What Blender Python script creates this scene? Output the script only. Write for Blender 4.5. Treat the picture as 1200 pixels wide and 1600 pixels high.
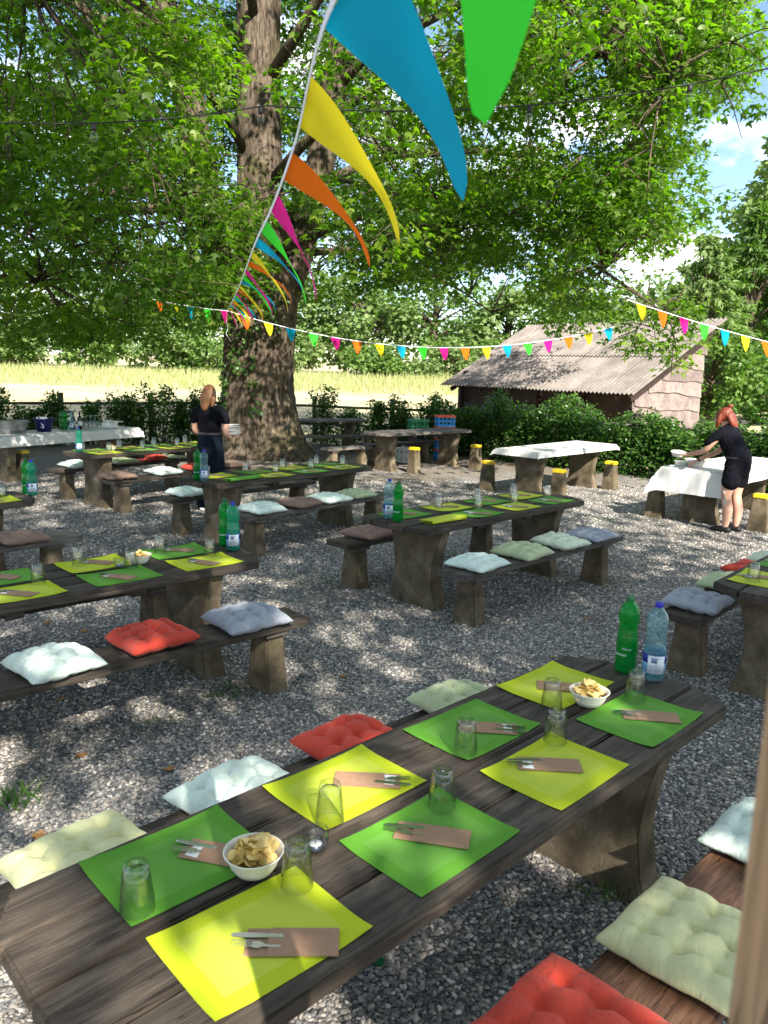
import bpy, bmesh, math, random
import numpy as np
from mathutils import Vector, Matrix

for o in list(bpy.data.objects):
    bpy.data.objects.remove(o)
SC = bpy.context.scene
COL = SC.collection
R = math.radians
PI = math.pi
rnd = random.Random(7)

# ------------------------------------------------------------------ camera
CAM_H = 2.0143
cd = bpy.data.cameras.new('camera')
cam = bpy.data.objects.new('camera', cd)
COL.objects.link(cam)
SC.camera = cam
cd.sensor_fit = 'VERTICAL'
cd.sensor_height = 7.42
cd.sensor_width = 5.56
cd.lens = 7.42 * 1230.1 / 1600.0
cd.clip_start = 0.05
cd.clip_end = 3000
cam.location = (0, 0, CAM_H)
# looks along +Y, pitched down, slightly rolled
cam.matrix_world = (Matrix.Translation((0, 0, CAM_H)) @ Matrix.Rotation(R(90 - 10.5365), 4, 'X')
                    @ Matrix.Rotation(R(1.4577), 4, 'Z'))
cd.dof.use_dof = True
cd.dof.focus_distance = 4.5
cd.dof.aperture_fstop = 1.7

# ------------------------------------------------------------------ sun, sky, exposure
SUN_AZ = np.array([0.36, -0.933])      # horizontal direction towards the sun
SUN_EL = 37.0
world = bpy.data.worlds.new('World')
SC.world = world
world.use_nodes = True
wn, wl = world.node_tree.nodes, world.node_tree.links
wn.clear()
w_out = wn.new('ShaderNodeOutputWorld')
w_bg = wn.new('ShaderNodeBackground')
w_sky = wn.new('ShaderNodeTexSky')
w_sky.sky_type = 'NISHITA'
w_sky.sun_disc = False
w_sky.sun_elevation = R(SUN_EL)
w_sky.sun_rotation = math.atan2(SUN_AZ[0], SUN_AZ[1])
w_sky.air_density = 1.0
w_sky.dust_density = 0.2
w_sky.ozone_density = 2.5
w_tc = wn.new('ShaderNodeTexCoord')
w_map = wn.new('ShaderNodeMapping')
w_map.inputs['Scale'].default_value = (1, 1, 2.0)
w_n = wn.new('ShaderNodeTexNoise')
w_n.inputs['Scale'].default_value = 4.2
w_n.inputs['Detail'].default_value = 9
w_n.inputs['Roughness'].default_value = 0.55
w_r = wn.new('ShaderNodeValToRGB')
w_r.color_ramp.elements[0].position = 0.495
w_r.color_ramp.elements[1].position = 0.63
w_mix = wn.new('ShaderNodeMix')
w_mix.data_type = 'RGBA'
w_mix.inputs[7].default_value = (9.6, 9.35, 9.0, 1)
wl.new(w_tc.outputs['Generated'], w_map.inputs['Vector'])
wl.new(w_map.outputs['Vector'], w_n.inputs['Vector'])
wl.new(w_n.outputs['Fac'], w_r.inputs['Fac'])
wl.new(w_r.outputs['Color'], w_mix.inputs[0])
wl.new(w_sky.outputs['Color'], w_mix.inputs[6])
wl.new(w_mix.outputs[2], w_bg.inputs['Color'])
w_bg.inputs['Strength'].default_value = 0.085
wl.new(w_bg.outputs[0], w_out.inputs[0])

sd = bpy.data.lights.new('sun', 'SUN')
sun = bpy.data.objects.new('sun', sd)
COL.objects.link(sun)
sd.energy = 5.0
sd.angle = R(0.53)
sd.color = (1.0, 0.93, 0.82)
sdir = Vector((SUN_AZ[0] * math.cos(R(SUN_EL)), SUN_AZ[1] * math.cos(R(SUN_EL)), math.sin(R(SUN_EL))))
sun.rotation_euler = sdir.to_track_quat('Z', 'Y').to_euler()
sun.location = (10, -15, 20)

SC.view_settings.view_transform = 'Standard'
SC.view_settings.look = 'None'
SC.view_settings.gamma = 1.0
SC.view_settings.use_curve_mapping = False
SC.view_settings.exposure = 1.62
SC.render.engine = 'CYCLES'
SC.cycles.use_denoising = True
SC.cycles.transparent_max_bounces = 32
SC.cycles.max_bounces = 14
SC.cycles.caustics_reflective = False
SC.cycles.caustics_refractive = False


# ------------------------------------------------------------------ camera maths (used only to keep sight lines free of foliage)
_p, _r = R(10.5365), R(1.4577)


def px(X):
    """where a world point falls in the 1200 x 1600 photograph (arrays ok)"""
    x, y, z = X[..., 0], X[..., 1], X[..., 2] - CAM_H
    zf = y * math.cos(_p) - z * math.sin(_p)
    yu = y * math.sin(_p) + z * math.cos(_p)
    zf = np.where(zf < 0.05, 0.05, zf)
    a, b = 1230.1 * x / zf, -1230.1 * yu / zf
    return 600 + a * math.cos(_r) - b * math.sin(_r), 800 + a * math.sin(_r) + b * math.cos(_r)


# ------------------------------------------------------------------ materials
MATS = {}


class NT:
    def __init__(s, name):
        s.m = bpy.data.materials.new(name)
        s.m.use_nodes = True
        s.n, s.l = s.m.node_tree.nodes, s.m.node_tree.links
        s.n.clear()
        s.out = s.n.new('ShaderNodeOutputMaterial')

    def new(s, t, **kw):
        nd = s.n.new('ShaderNode' + t)
        for k, v in kw.items():
            if k.startswith('_'):
                setattr(nd, k[1:], v)
            else:
                nd.inputs[k.replace('__', ' ')].default_value = v
        return nd

    def link(s, a, b):
        s.l.new(a, b)

    def coords(s, kind='Object', scale=(1, 1, 1), per_object=True):
        tc = s.new('TexCoord')
        mp = s.new('Mapping')
        mp.inputs['Scale'].default_value = scale
        s.link(tc.outputs[kind], mp.inputs['Vector'])
        if per_object:
            oi = s.new('ObjectInfo')
            mu = s.new('Math', _operation='MULTIPLY')
            mu.inputs[1].default_value = 37.0
            s.link(oi.outputs['Random'], mu.inputs[0])
            s.link(mu.outputs[0], mp.inputs['Location'])
        return mp.outputs['Vector']

    def noise(s, vec, scale, detail=4, rough=0.55, dist=0.0):
        n = s.new('TexNoise')
        n.inputs['Scale'].default_value = scale
        n.inputs['Detail'].default_value = detail
        n.inputs['Roughness'].default_value = rough
        n.inputs['Distortion'].default_value = dist
        s.link(vec, n.inputs['Vector'])
        return n.outputs['Fac']

    def ramp(s, fac, stops):
        r = s.new('ValToRGB')
        el = r.color_ramp.elements
        while len(el) < len(stops):
            el.new(0.5)
        for e, (p, c) in zip(el, stops):
            e.position = p
            e.color = (c[0], c[1], c[2], 1) if not isinstance(c, (int, float)) else (c, c, c, 1)
        s.link(fac, r.inputs['Fac'])
        return r.outputs['Color']

    def mix(s, fac, a, b, blend='MIX'):
        m = s.new('Mix', _data_type='RGBA', _blend_type=blend)
        for i, v in ((0, fac), (6, a), (7, b)):
            if hasattr(v, 'links') or hasattr(v, 'is_linked'):
                s.link(v, m.inputs[i])
            elif i == 0:
                m.inputs[0].default_value = v
            else:
                m.inputs[i].default_value = (*v, 1) if len(v) == 3 else v
        return m.outputs[2]

    def math(s, op, a, b=None):
        m = s.new('Math', _operation=op)
        for i, v in enumerate((a, b)):
            if v is None:
                continue
            if isinstance(v, (int, float)):
                m.inputs[i].default_value = v
            else:
                s.link(v, m.inputs[i])
        return m.outputs[0]

    def bump(s, h, strength, dist):
        b = s.new('Bump')
        b.inputs['Strength'].default_value = strength
        b.inputs['Distance'].default_value = dist
        s.link(h, b.inputs['Height'])
        return b.outputs['Normal']

    def principled(s, col, rough=0.6, normal=None, spec=0.4, metallic=0.0, sheen=0.0):
        b = s.new('BsdfPrincipled')
        if isinstance(col, tuple):
            b.inputs['Base Color'].default_value = (*col, 1)
        else:
            s.link(col, b.inputs['Base Color'])
        if isinstance(rough, (int, float)):
            b.inputs['Roughness'].default_value = rough
        else:
            s.link(rough, b.inputs['Roughness'])
        b.inputs['Specular IOR Level'].default_value = spec
        b.inputs['Metallic'].default_value = metallic
        b.inputs['Sheen Weight'].default_value = sheen
        if normal is not None:
            s.link(normal, b.inputs['Normal'])
        return b.outputs[0]

    def done(s, sh):
        s.link(sh, s.out.inputs['Surface'])
        return s.m


def reg(name):
    def deco(fn):
        MATS[name] = fn(NT(name))
        return fn
    return deco


def plain(name, col, rough=0.6, var=0.18, scale=30, bump=0.15, bdist=0.002, metallic=0.0, spec=0.4, sheen=0.0, stretch=(1, 1, 1)):
    t = NT(name)
    v = t.coords(scale=stretch)
    n = t.noise(v, scale, 5)
    c = t.ramp(n, [(0.3, tuple(x * (1 - var) for x in col)), (0.7, tuple(min(1, x * (1 + var)) for x in col))])
    MATS[name] = t.done(t.principled(c, rough, t.bump(n, bump, bdist), spec, metallic, sheen))
    return MATS[name]


def wood(name, dark, mid, light, rough=0.72):
    t = NT(name)
    v = t.coords(scale=(1.0, 9.0, 9.0))
    v2 = t.coords(scale=(2.2, 60.0, 60.0))
    v3 = t.coords(scale=(1, 1, 1))
    grain = t.noise(v, 3.0, 6, 0.6, 1.2)
    fine = t.noise(v2, 3.0, 3, 0.6)
    blot = t.noise(v3, 3.5, 4)
    c = t.ramp(grain, [(0.28, dark), (0.5, mid), (0.74, light)])
    crack = t.ramp(fine, [(0.34, 0.25), (0.47, 1.0)])
    c = t.mix(0.5, c, crack, 'MULTIPLY')
    bl = t.ramp(blot, [(0.35, 0.62), (0.65, 1.15)])
    c = t.mix(0.75, c, bl, 'MULTIPLY')
    ck = t.noise(t.coords(scale=(0.9, 26.0, 26.0)), 2.2, 2, 0.5, 0.6)
    crk = t.ramp(ck, [(0.485, 1.0), (0.5, 0.12), (0.515, 1.0)])
    msk = t.ramp(t.noise(v3, 2.6, 2), [(0.48, 0.0), (0.56, 1.0)])
    c = t.mix(msk, c, t.mix(1.0, c, crk, 'MULTIPLY'))
    kn = t.new('TexVoronoi')
    kn.inputs['Scale'].default_value = 2.4
    t.link(t.coords(scale=(0.55, 1.9, 0.6)), kn.inputs['Vector'])
    knot = t.ramp(kn.outputs['Distance'], [(0.0, 0.22), (0.035, 0.35), (0.06, 0.95), (0.075, 0.7), (0.10, 1.0)])
    c = t.mix(0.85, c, knot, 'MULTIPLY')
    oi = t.new('ObjectInfo')
    pl = t.ramp(oi.outputs['Random'], [(0.0, 0.72), (1.0, 1.2)])
    c = t.mix(1.0, c, pl, 'MULTIPLY')
    h = t.math('ADD', t.math('ADD', t.math('MULTIPLY', fine, 0.7), grain), t.math('MULTIPLY', crk, 0.6))
    MATS[name] = t.done(t.principled(c, rough, t.bump(h, 0.45, 0.003), 0.3))


wood('wood_dark', (0.026, 0.020, 0.015), (0.062, 0.049, 0.038), (0.115, 0.093, 0.072))
wood('wood_grey', (0.045, 0.038, 0.033), (0.115, 0.100, 0.085), (0.20, 0.175, 0.15))
wood('wood_brown', (0.045, 0.022, 0.014), (0.115, 0.058, 0.034), (0.20, 0.11, 0.07), 0.5)
wood('wood_post', (0.30, 0.185, 0.105), (0.34, 0.215, 0.125), (0.38, 0.245, 0.145), 0.6)
wood('wood_fence', (0.02, 0.018, 0.016), (0.05, 0.045, 0.04), (0.09, 0.08, 0.07))
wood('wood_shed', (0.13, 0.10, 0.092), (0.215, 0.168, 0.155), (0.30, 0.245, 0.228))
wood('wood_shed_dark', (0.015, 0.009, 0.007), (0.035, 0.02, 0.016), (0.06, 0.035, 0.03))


@reg('concrete')
def _(t):
    v = t.coords()
    a = t.noise(v, 6, 6, 0.6)
    b = t.noise(v, 70, 4, 0.65)
    c = t.ramp(a, [(0.28, (0.055, 0.042, 0.027)), (0.5, (0.125, 0.097, 0.063)), (0.75, (0.22, 0.178, 0.122))])
    c = t.mix(0.6, c, t.ramp(b, [(0.3, 0.6), (0.6, 1.15)]), 'MULTIPLY')
    g = t.new('TexCoord')
    sp = t.new('SeparateXYZ')
    t.link(g.outputs['Object'], sp.inputs[0])
    mossf = t.math('MULTIPLY', t.ramp(t.noise(v, 9, 5), [(0.5, 0.0), (0.68, 1.0)]), 0.45)
    c = t.mix(mossf, c, (0.055, 0.06, 0.025))
    hh = t.math('ADD', a, t.math('MULTIPLY', b, 0.5))
    return t.done(t.principled(c, 0.9, t.bump(hh, 0.7, 0.006), 0.2))


plain('yellow_cap', (0.72, 0.50, 0.02), 0.45, 0.1, 20)
for nm, c in dict(mint=(0.66, 0.76, 0.68), pale_yellow=(0.66, 0.65, 0.36), sage=(0.45, 0.50, 0.30), red=(0.50, 0.055, 0.035),
                  coral=(0.66, 0.075, 0.045), grey=(0.30, 0.32, 0.37), brown=(0.235, 0.15, 0.115), cream=(0.62, 0.68, 0.52)).items():
    t = NT('cushion_' + nm)
    v = t.coords()
    a = t.noise(v, 9, 4)
    w = t.noise(v, 420, 2)
    cc = t.ramp(a, [(0.3, tuple(x * 0.86 for x in c)), (0.7, tuple(min(1, x * 1.08) for x in c))])
    wr = t.noise(t.coords(scale=(1, 1, 0.3)), 22, 3, 0.6, 1.5)
    hh = t.math('ADD', t.math('MULTIPLY', w, 0.10), wr)
    MATS['cushion_' + nm] = t.done(t.principled(cc, 0.9, t.bump(hh, 0.8, 0.009), 0.12, 0, 0.12))


def paper(name, rim, inner):
    t = NT(name)
    tc = t.new('TexCoord')
    sp = t.new('SeparateXYZ')
    t.link(tc.outputs['Object'], sp.inputs[0])
    ax = t.math('LESS_THAN', t.math('ABSOLUTE', sp.outputs[0]), 0.155)
    ay = t.math('LESS_THAN', t.math('ABSOLUTE', sp.outputs[1]), 0.105)
    f = t.math('MULTIPLY', ax, ay)
    n = t.noise(t.coords(), 500, 2)
    c = t.mix(f, rim, inner)
    c = t.mix(0.35, c, t.ramp(n, [(0.3, 0.72), (0.7, 1.1)]), 'MULTIPLY')
    cl = t.noise(t.coords(), 7, 4)
    c = t.mix(0.5, c, t.ramp(cl, [(0.3, 0.84), (0.7, 1.08)]), 'MULTIPLY')
    MATS[name] = t.done(t.principled(c, 0.75, t.bump(t.math('ADD', t.math('MULTIPLY', n, 0.1), cl), 0.3, 0.006), 0.25))


paper('paper_lime', (0.47, 0.55, 0.018), (0.51, 0.58, 0.055))
paper('paper_green', (0.10, 0.295, 0.026), (0.125, 0.32, 0.045))
plain('kraft', (0.33, 0.195, 0.12), 0.85, 0.08, 60, 0.1, 0.001)
plain('steel', (0.55, 0.55, 0.55), 0.22, 0.05, 30, 0.02, 0.001, metallic=1.0)
plain('napkin', (0.8, 0.8, 0.79), 0.9, 0.04, 40)
plain('white_pulp', (0.74, 0.71, 0.64), 0.75, 0.05, 50, 0.1, 0.001)
plain('white_plastic', (0.8, 0.8, 0.8), 0.35, 0.03, 20)
plain('chip', (0.80, 0.60, 0.24), 0.5, 0.16, 60, 0.3, 0.002)
plain('cloth_white', (0.64, 0.625, 0.61), 0.85, 0.04, 8, 0.25, 0.01)
plain('zinc', (0.42, 0.42, 0.42), 0.45, 0.25, 12, 0.15, 0.002, metallic=0.7)
plain('bucket_blue', (0.008, 0.010, 0.10), 0.35, 0.1, 10)
plain('crate_green', (0.01, 0.20, 0.075), 0.45)
plain('crate_black', (0.012, 0.012, 0.014), 0.5)
plain('crate_blue', (0.02, 0.25, 0.62), 0.45)
plain('crate_orange', (0.75, 0.085, 0.012), 0.45)
plain('crate_white', (0.72, 0.72, 0.70), 0.5)
plain('cap_green', (0.004, 0.085, 0.03), 0.4)
plain('cap_blue', (0.008, 0.012, 0.34), 0.4)
plain('label_blue', (0.012, 0.022, 0.25), 0.45)
plain('label_white', (0.70, 0.74, 0.82), 0.5)
plain('label_light_blue', (0.16, 0.36, 0.60), 0.5)
plain('label_print', (0.20, 0.24, 0.42), 0.6)
plain('label_red', (0.45, 0.05, 0.04), 0.6)
plain('wine_glass_dark', (0.006, 0.005, 0.005), 0.12)
plain('wine_foil', (0.10, 0.008, 0.012), 0.4)
plain('ice', (0.75, 0.8, 0.85), 0.3)
plain('skin', (0.52, 0.29, 0.21), 0.55, 0.08, 12)
plain('black_cotton', (0.005, 0.0055, 0.009), 0.95, 0.2, 14, 0.9, 0.03, spec=0.1)
plain('navy_denim', (0.005, 0.009, 0.016), 0.95, 0.25, 14, 0.9, 0.03, spec=0.1, stretch=(1, 1, 0.4))
plain('belt', (0.03, 0.022, 0.028), 0.5)
plain('shoe_black', (0.010, 0.010, 0.012), 0.6)
plain('shoe_white', (0.7, 0.7, 0.7), 0.6)
plain('hair_blond', (0.23, 0.10, 0.042), 0.5, 0.5, 14, 0.9, 0.012, stretch=(4, 4, 0.5))
plain('hair_red', (0.15, 0.030, 0.013), 0.45, 0.5, 14, 0.9, 0.012, stretch=(4, 4, 0.5))
plain('cable_black', (0.01, 0.01, 0.01), 0.5)
plain('tape_white', (0.78, 0.78, 0.84), 0.7, 0.03, 20)
plain('wax', (0.8, 0.8, 0.78), 0.5)
plain('tin', (0.10, 0.12, 0.20), 0.3, metallic=0.6)
plain('dead_leaf', (0.30, 0.15, 0.05), 0.8, 0.4, 40)
plain('dry_bark', (0.07, 0.055, 0.04), 0.95, 0.4, 12, 0.7, 0.02)


def flag_mat(name, c):
    t = NT(name)
    w = t.noise(t.coords(), 300, 2)
    cc = t.mix(0.2, c, t.ramp(w, [(0.3, 0.8), (0.7, 1.1)]), 'MULTIPLY')
    d = t.principled(cc, 0.75, None, 0.2)
    tr = t.new('BsdfTranslucent')
    t.link(cc, tr.inputs['Color'])
    mx = t.new('MixShader')
    mx.inputs[0].default_value = 0.42
    t.link(d, mx.inputs[1])
    t.link(tr.outputs[0], mx.inputs[2])
    MATS[name] = t.done(mx.outputs[0])


FLAGC = dict(blue=(0.0, 0.34, 0.55), yellow=(0.78, 0.66, 0.02), orange=(0.86, 0.17, 0.006), pink=(0.70, 0.012, 0.26), green=(0.05, 0.72, 0.04))
for k, c in FLAGC.items():
    flag_mat('flag_' + k, c)


def thin_glass(name, centre, edge, ior=1.45, rough=0.02, milky=0.0, milk=(1, 1, 1), refract=0.0):
    """thin clear wall: light passes, more is held back and reflected where the wall is seen edge-on"""
    t = NT(name)
    lw = t.new('LayerWeight')
    lw.inputs['Blend'].default_value = 0.35
    c = t.ramp(lw.outputs['Facing'], [(0.0, centre), (0.6, tuple(0.85 * a + 0.15 * b for a, b in zip(centre, edge))), (0.97, edge)])
    tr = t.new('BsdfTransparent')
    t.link(c, tr.inputs['Color'])
    gl = t.new('BsdfGlossy')
    gl.inputs['Roughness'].default_value = rough
    l2 = t.new('LayerWeight')
    l2.inputs['Blend'].default_value = 0.5
    fr = t.math('ADD', t.math('MULTIPLY', t.math('POWER', l2.outputs['Facing'], 3.0), 0.7), (ior - 1) ** 2 / (ior + 1) ** 2)
    mx = t.new('MixShader')
    t.link(fr, mx.inputs[0])
    t.link(tr.outputs[0], mx.inputs[1])
    t.link(gl.outputs[0], mx.inputs[2])
    sh = mx.outputs[0]
    if refract:
        rg = t.new('BsdfGlass')
        rg.inputs['IOR'].default_value = 1.5
        rg.inputs['Roughness'].default_value = 0.0
        rg.inputs['Color'].default_value = (0.97, 0.99, 0.98, 1)
        m3 = t.new('MixShader')
        m3.inputs[0].default_value = refract
        t.link(sh, m3.inputs[1])
        t.link(rg.outputs[0], m3.inputs[2])
        sh = m3.outputs[0]
    if milky:
        df = t.new('BsdfTranslucent')
        df.inputs['Color'].default_value = (*milk, 1)
        d2 = t.new('BsdfDiffuse')
        d2.inputs['Color'].default_value = (*milk, 1)
        a = t.new('AddShader')
        t.link(df.outputs[0], a.inputs[0])
        t.link(d2.outputs[0], a.inputs[1])
        m2 = t.new('MixShader')
        m2.inputs[0].default_value = milky
        t.link(sh, m2.inputs[1])
        t.link(a.outputs[0], m2.inputs[2])
        sh = m2.outputs[0]
    MATS[name] = t.done(sh)


thin_glass('glass', (0.975, 0.985, 0.98), (0.26, 0.31, 0.29), 1.8, 0.01)
thin_glass('pet_green', (0.10, 0.62, 0.22), (0.006, 0.14, 0.035), 1.42, 0.04, 0.22, (0.01, 0.30, 0.06))
thin_glass('pet_blue', (0.74, 0.87, 0.90), (0.20, 0.42, 0.50), 1.42, 0.04, 0.10, (0.25, 0.45, 0.55))
thin_glass('pet_teal', (0.30, 0.74, 0.58), (0.02, 0.26, 0.20), 1.42, 0.04, 0.20, (0.03, 0.35, 0.24))
thin_glass('bulb_glass', (0.9, 0.9, 0.88), (0.5, 0.5, 0.48), 1.5)


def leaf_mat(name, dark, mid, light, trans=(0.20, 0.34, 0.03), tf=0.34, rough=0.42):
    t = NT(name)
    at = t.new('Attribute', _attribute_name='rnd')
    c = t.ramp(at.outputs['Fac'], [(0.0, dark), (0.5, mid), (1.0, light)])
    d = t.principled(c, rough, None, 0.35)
    tc = t.mix(1.0, c, (trans[0] * 10, trans[1] * 10, trans[2] * 10), 'MULTIPLY')
    tr = t.new('BsdfTranslucent')
    t.link(tc, tr.inputs['Color'])
    mx = t.new('MixShader')
    mx.inputs[0].default_value = tf
    t.link(d, mx.inputs[1])
    t.link(tr.outputs[0], mx.inputs[2])
    MATS[name] = t.done(mx.outputs[0])


leaf_mat('leaf_maple', (0.040, 0.080, 0.012), (0.082, 0.138, 0.015), (0.16, 0.22, 0.025), (0.24, 0.36, 0.03), 0.40)
leaf_mat('leaf_hedge', (0.020, 0.055, 0.012), (0.042, 0.100, 0.018), (0.095, 0.17, 0.03), (0.16, 0.25, 0.03), 0.3, 0.4)
leaf_mat('leaf_far', (0.045, 0.095, 0.022), (0.085, 0.15, 0.03), (0.15, 0.22, 0.05), (0.16, 0.24, 0.04), 0.3, 0.6)
leaf_mat('leaf_far_pale', (0.085, 0.13, 0.045), (0.13, 0.19, 0.06), (0.20, 0.26, 0.09), (0.15, 0.22, 0.06), 0.3, 0.6)
leaf_mat('leaf_conifer', (0.022, 0.050, 0.022), (0.045, 0.085, 0.032), (0.08, 0.13, 0.045), (0.10, 0.16, 0.04), 0.2, 0.6)
leaf_mat('leaf_weed', (0.035, 0.085, 0.015), (0.06, 0.13, 0.02), (0.10, 0.19, 0.03), (0.16, 0.25, 0.03), 0.3, 0.5)
leaf_mat('grass_tall', (0.23, 0.29, 0.10), (0.31, 0.34, 0.15), (0.41, 0.39, 0.22), (0.14, 0.15, 0.05), 0.3, 0.7)


@reg('bark')
def _(t):
    v = t.coords(scale=(6, 6, 0.9), per_object=False)
    v2 = t.coords(scale=(1, 1, 1), per_object=False)
    a = t.noise(v, 3.2, 7, 0.65, 0.6)
    b = t.noise(v2, 1.1, 5)
    f = t.noise(v2, 40, 4, 0.6)
    c = t.ramp(a, [(0.34, (0.020, 0.015, 0.011)), (0.5, (0.098, 0.075, 0.055)), (0.74, (0.225, 0.18, 0.137))])
    c = t.mix(0.5, c, t.ramp(f, [(0.3, 0.6), (0.65, 1.15)]), 'MULTIPLY')
    m = t.math('MULTIPLY', t.ramp(b, [(0.52, 0.0), (0.68, 1.0)]), 0.55)
    c = t.mix(m, c, (0.085, 0.085, 0.028))
    h = t.math('ADD', a, t.math('MULTIPLY', f, 0.25))
    return t.done(t.principled(c, 0.92, t.bump(h, 1.0, 0.05), 0.15))


@reg('gravel_ground')
def _(t):
    v = t.coords(per_object=False)
    vo = t.new('TexVoronoi')
    vo.inputs['Scale'].default_value = 55
    t.link(v, vo.inputs['Vector'])
    sp = t.new('SeparateColor')
    t.link(vo.outputs['Color'], sp.inputs[0])
    stone = t.ramp(sp.outputs[0], [(0.0, (0.10, 0.10, 0.105)), (0.35, (0.20, 0.197, 0.195)), (0.7, (0.33, 0.30, 0.27)), (0.93, (0.50, 0.455, 0.41)), (1.0, (0.64, 0.60, 0.56))])
    gap = t.ramp(vo.outputs['Distance'], [(0.25, 1.0), (0.75, 0.35)])
    c = t.mix(0.8, stone, gap, 'MULTIPLY')
    big = t.noise(v, 0.55, 5, 0.6)
    sy = t.new('SeparateXYZ')
    t.link(v, sy.inputs[0])
    mr = t.new('MapRange')
    mr.inputs['From Min'].default_value = 13.5
    mr.inputs['From Max'].default_value = 19.0
    mr.inputs['To Max'].default_value = 0.30
    t.link(sy.outputs[1], mr.inputs['Value'])
    dirt = t.ramp(t.math('ADD', big, mr.outputs[0]), [(0.50, 0.0), (0.72, 0.85)])
    c = t.mix(dirt, c, (0.155, 0.125, 0.09))
    gr = t.ramp(t.noise(v, 1.1, 6, 0.7), [(0.64, 0.0), (0.74, 0.6)])
    c = t.mix(gr, c, (0.055, 0.075, 0.025))
    hh = t.math('SUBTRACT', 1.0, vo.outputs['Distance'])
    return t.done(t.principled(c, 0.8, t.bump(hh, 0.9, 0.012), 0.3))


@reg('pebble')
def _(t):
    oi = t.new('ObjectInfo')
    c = t.ramp(oi.outputs['Random'], [(0.0, (0.085, 0.087, 0.092)), (0.3, (0.165, 0.163, 0.162)), (0.55, (0.255, 0.245, 0.232)), (0.75, (0.34, 0.295, 0.25)),
                                      (0.9, (0.46, 0.41, 0.36)), (1.0, (0.66, 0.62, 0.57))])
    n = t.noise(t.coords(), 45, 4)
    c = t.mix(0.5, c, t.ramp(n, [(0.3, 0.7), (0.7, 1.2)]), 'MULTIPLY')
    return t.done(t.principled(c, 0.7, t.bump(n, 0.3, 0.002), 0.35))


@reg('field')
def _(t):
    v = t.coords(per_object=False)
    a = t.noise(t.coords(scale=(0.35, 1.6, 1), per_object=False), 0.5, 7, 0.65)
    b = t.noise(v, 12, 4)
    c = t.ramp(a, [(0.30, (0.26, 0.25, 0.12)), (0.46, (0.42, 0.37, 0.22)), (0.70, (0.52, 0.455, 0.31))])
    c = t.mix(0.5, c, t.ramp(b, [(0.3, 0.7), (0.7, 1.2)]), 'MULTIPLY')
    return t.done(t.principled(c, 0.95, t.bump(b, 0.6, 0.05), 0.1))


@reg('roof_sheet')
def _(t):
    v = t.coords(per_object=False)
    a = t.noise(v, 1.3, 6, 0.65)
    b = t.noise(t.coords(scale=(8, 1, 1), per_object=False), 6, 4)
    c = t.ramp(a, [(0.30, (0.11, 0.098, 0.09)), (0.52, (0.185, 0.162, 0.147)), (0.72, (0.27, 0.235, 0.21))])
    c = t.mix(0.5, c, t.ramp(b, [(0.3, 0.7), (0.7, 1.15)]), 'MULTIPLY')
    return t.done(t.principled(c, 0.85, t.bump(b, 0.3, 0.01), 0.2))


# ------------------------------------------------------------------ mesh helpers
def link(o, parent=None):
    COL.objects.link(o)
    if parent is not None:
        o.parent = parent
    return o


def mesh_from(name, V, F, mat, smooth=False):
    me = bpy.data.meshes.new(name)
    me.from_pydata([tuple(map(float, v)) for v in V], [], F)
    mats = mat if isinstance(mat, (list, tuple)) else [mat]
    for m in mats:
        me.materials.append(MATS[m])
    if smooth:
        me.polygons.foreach_set('use_smooth', [True] * len(me.polygons))
    me.update()
    return me


def ob(name, me, parent=None, loc=(0, 0, 0), rot=(0, 0, 0), scale=(1, 1, 1)):
    o = bpy.data.objects.new(name, me)
    o.location = loc
    o.rotation_euler = rot
    o.scale = scale
    return link(o, parent)


def empty(name, loc=(0, 0, 0), rz=0.0):
    o = bpy.data.objects.new(name, None)
    o.empty_display_size = 0.1
    o.location = loc
    o.rotation_euler = (0, 0, rz)
    return link(o)


def tag(o, label, cat, group=None, kind=None):
    o['label'] = label
    o['category'] = cat
    if group:
        o['group'] = group
    if kind:
        o['kind'] = kind
    return o


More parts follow.
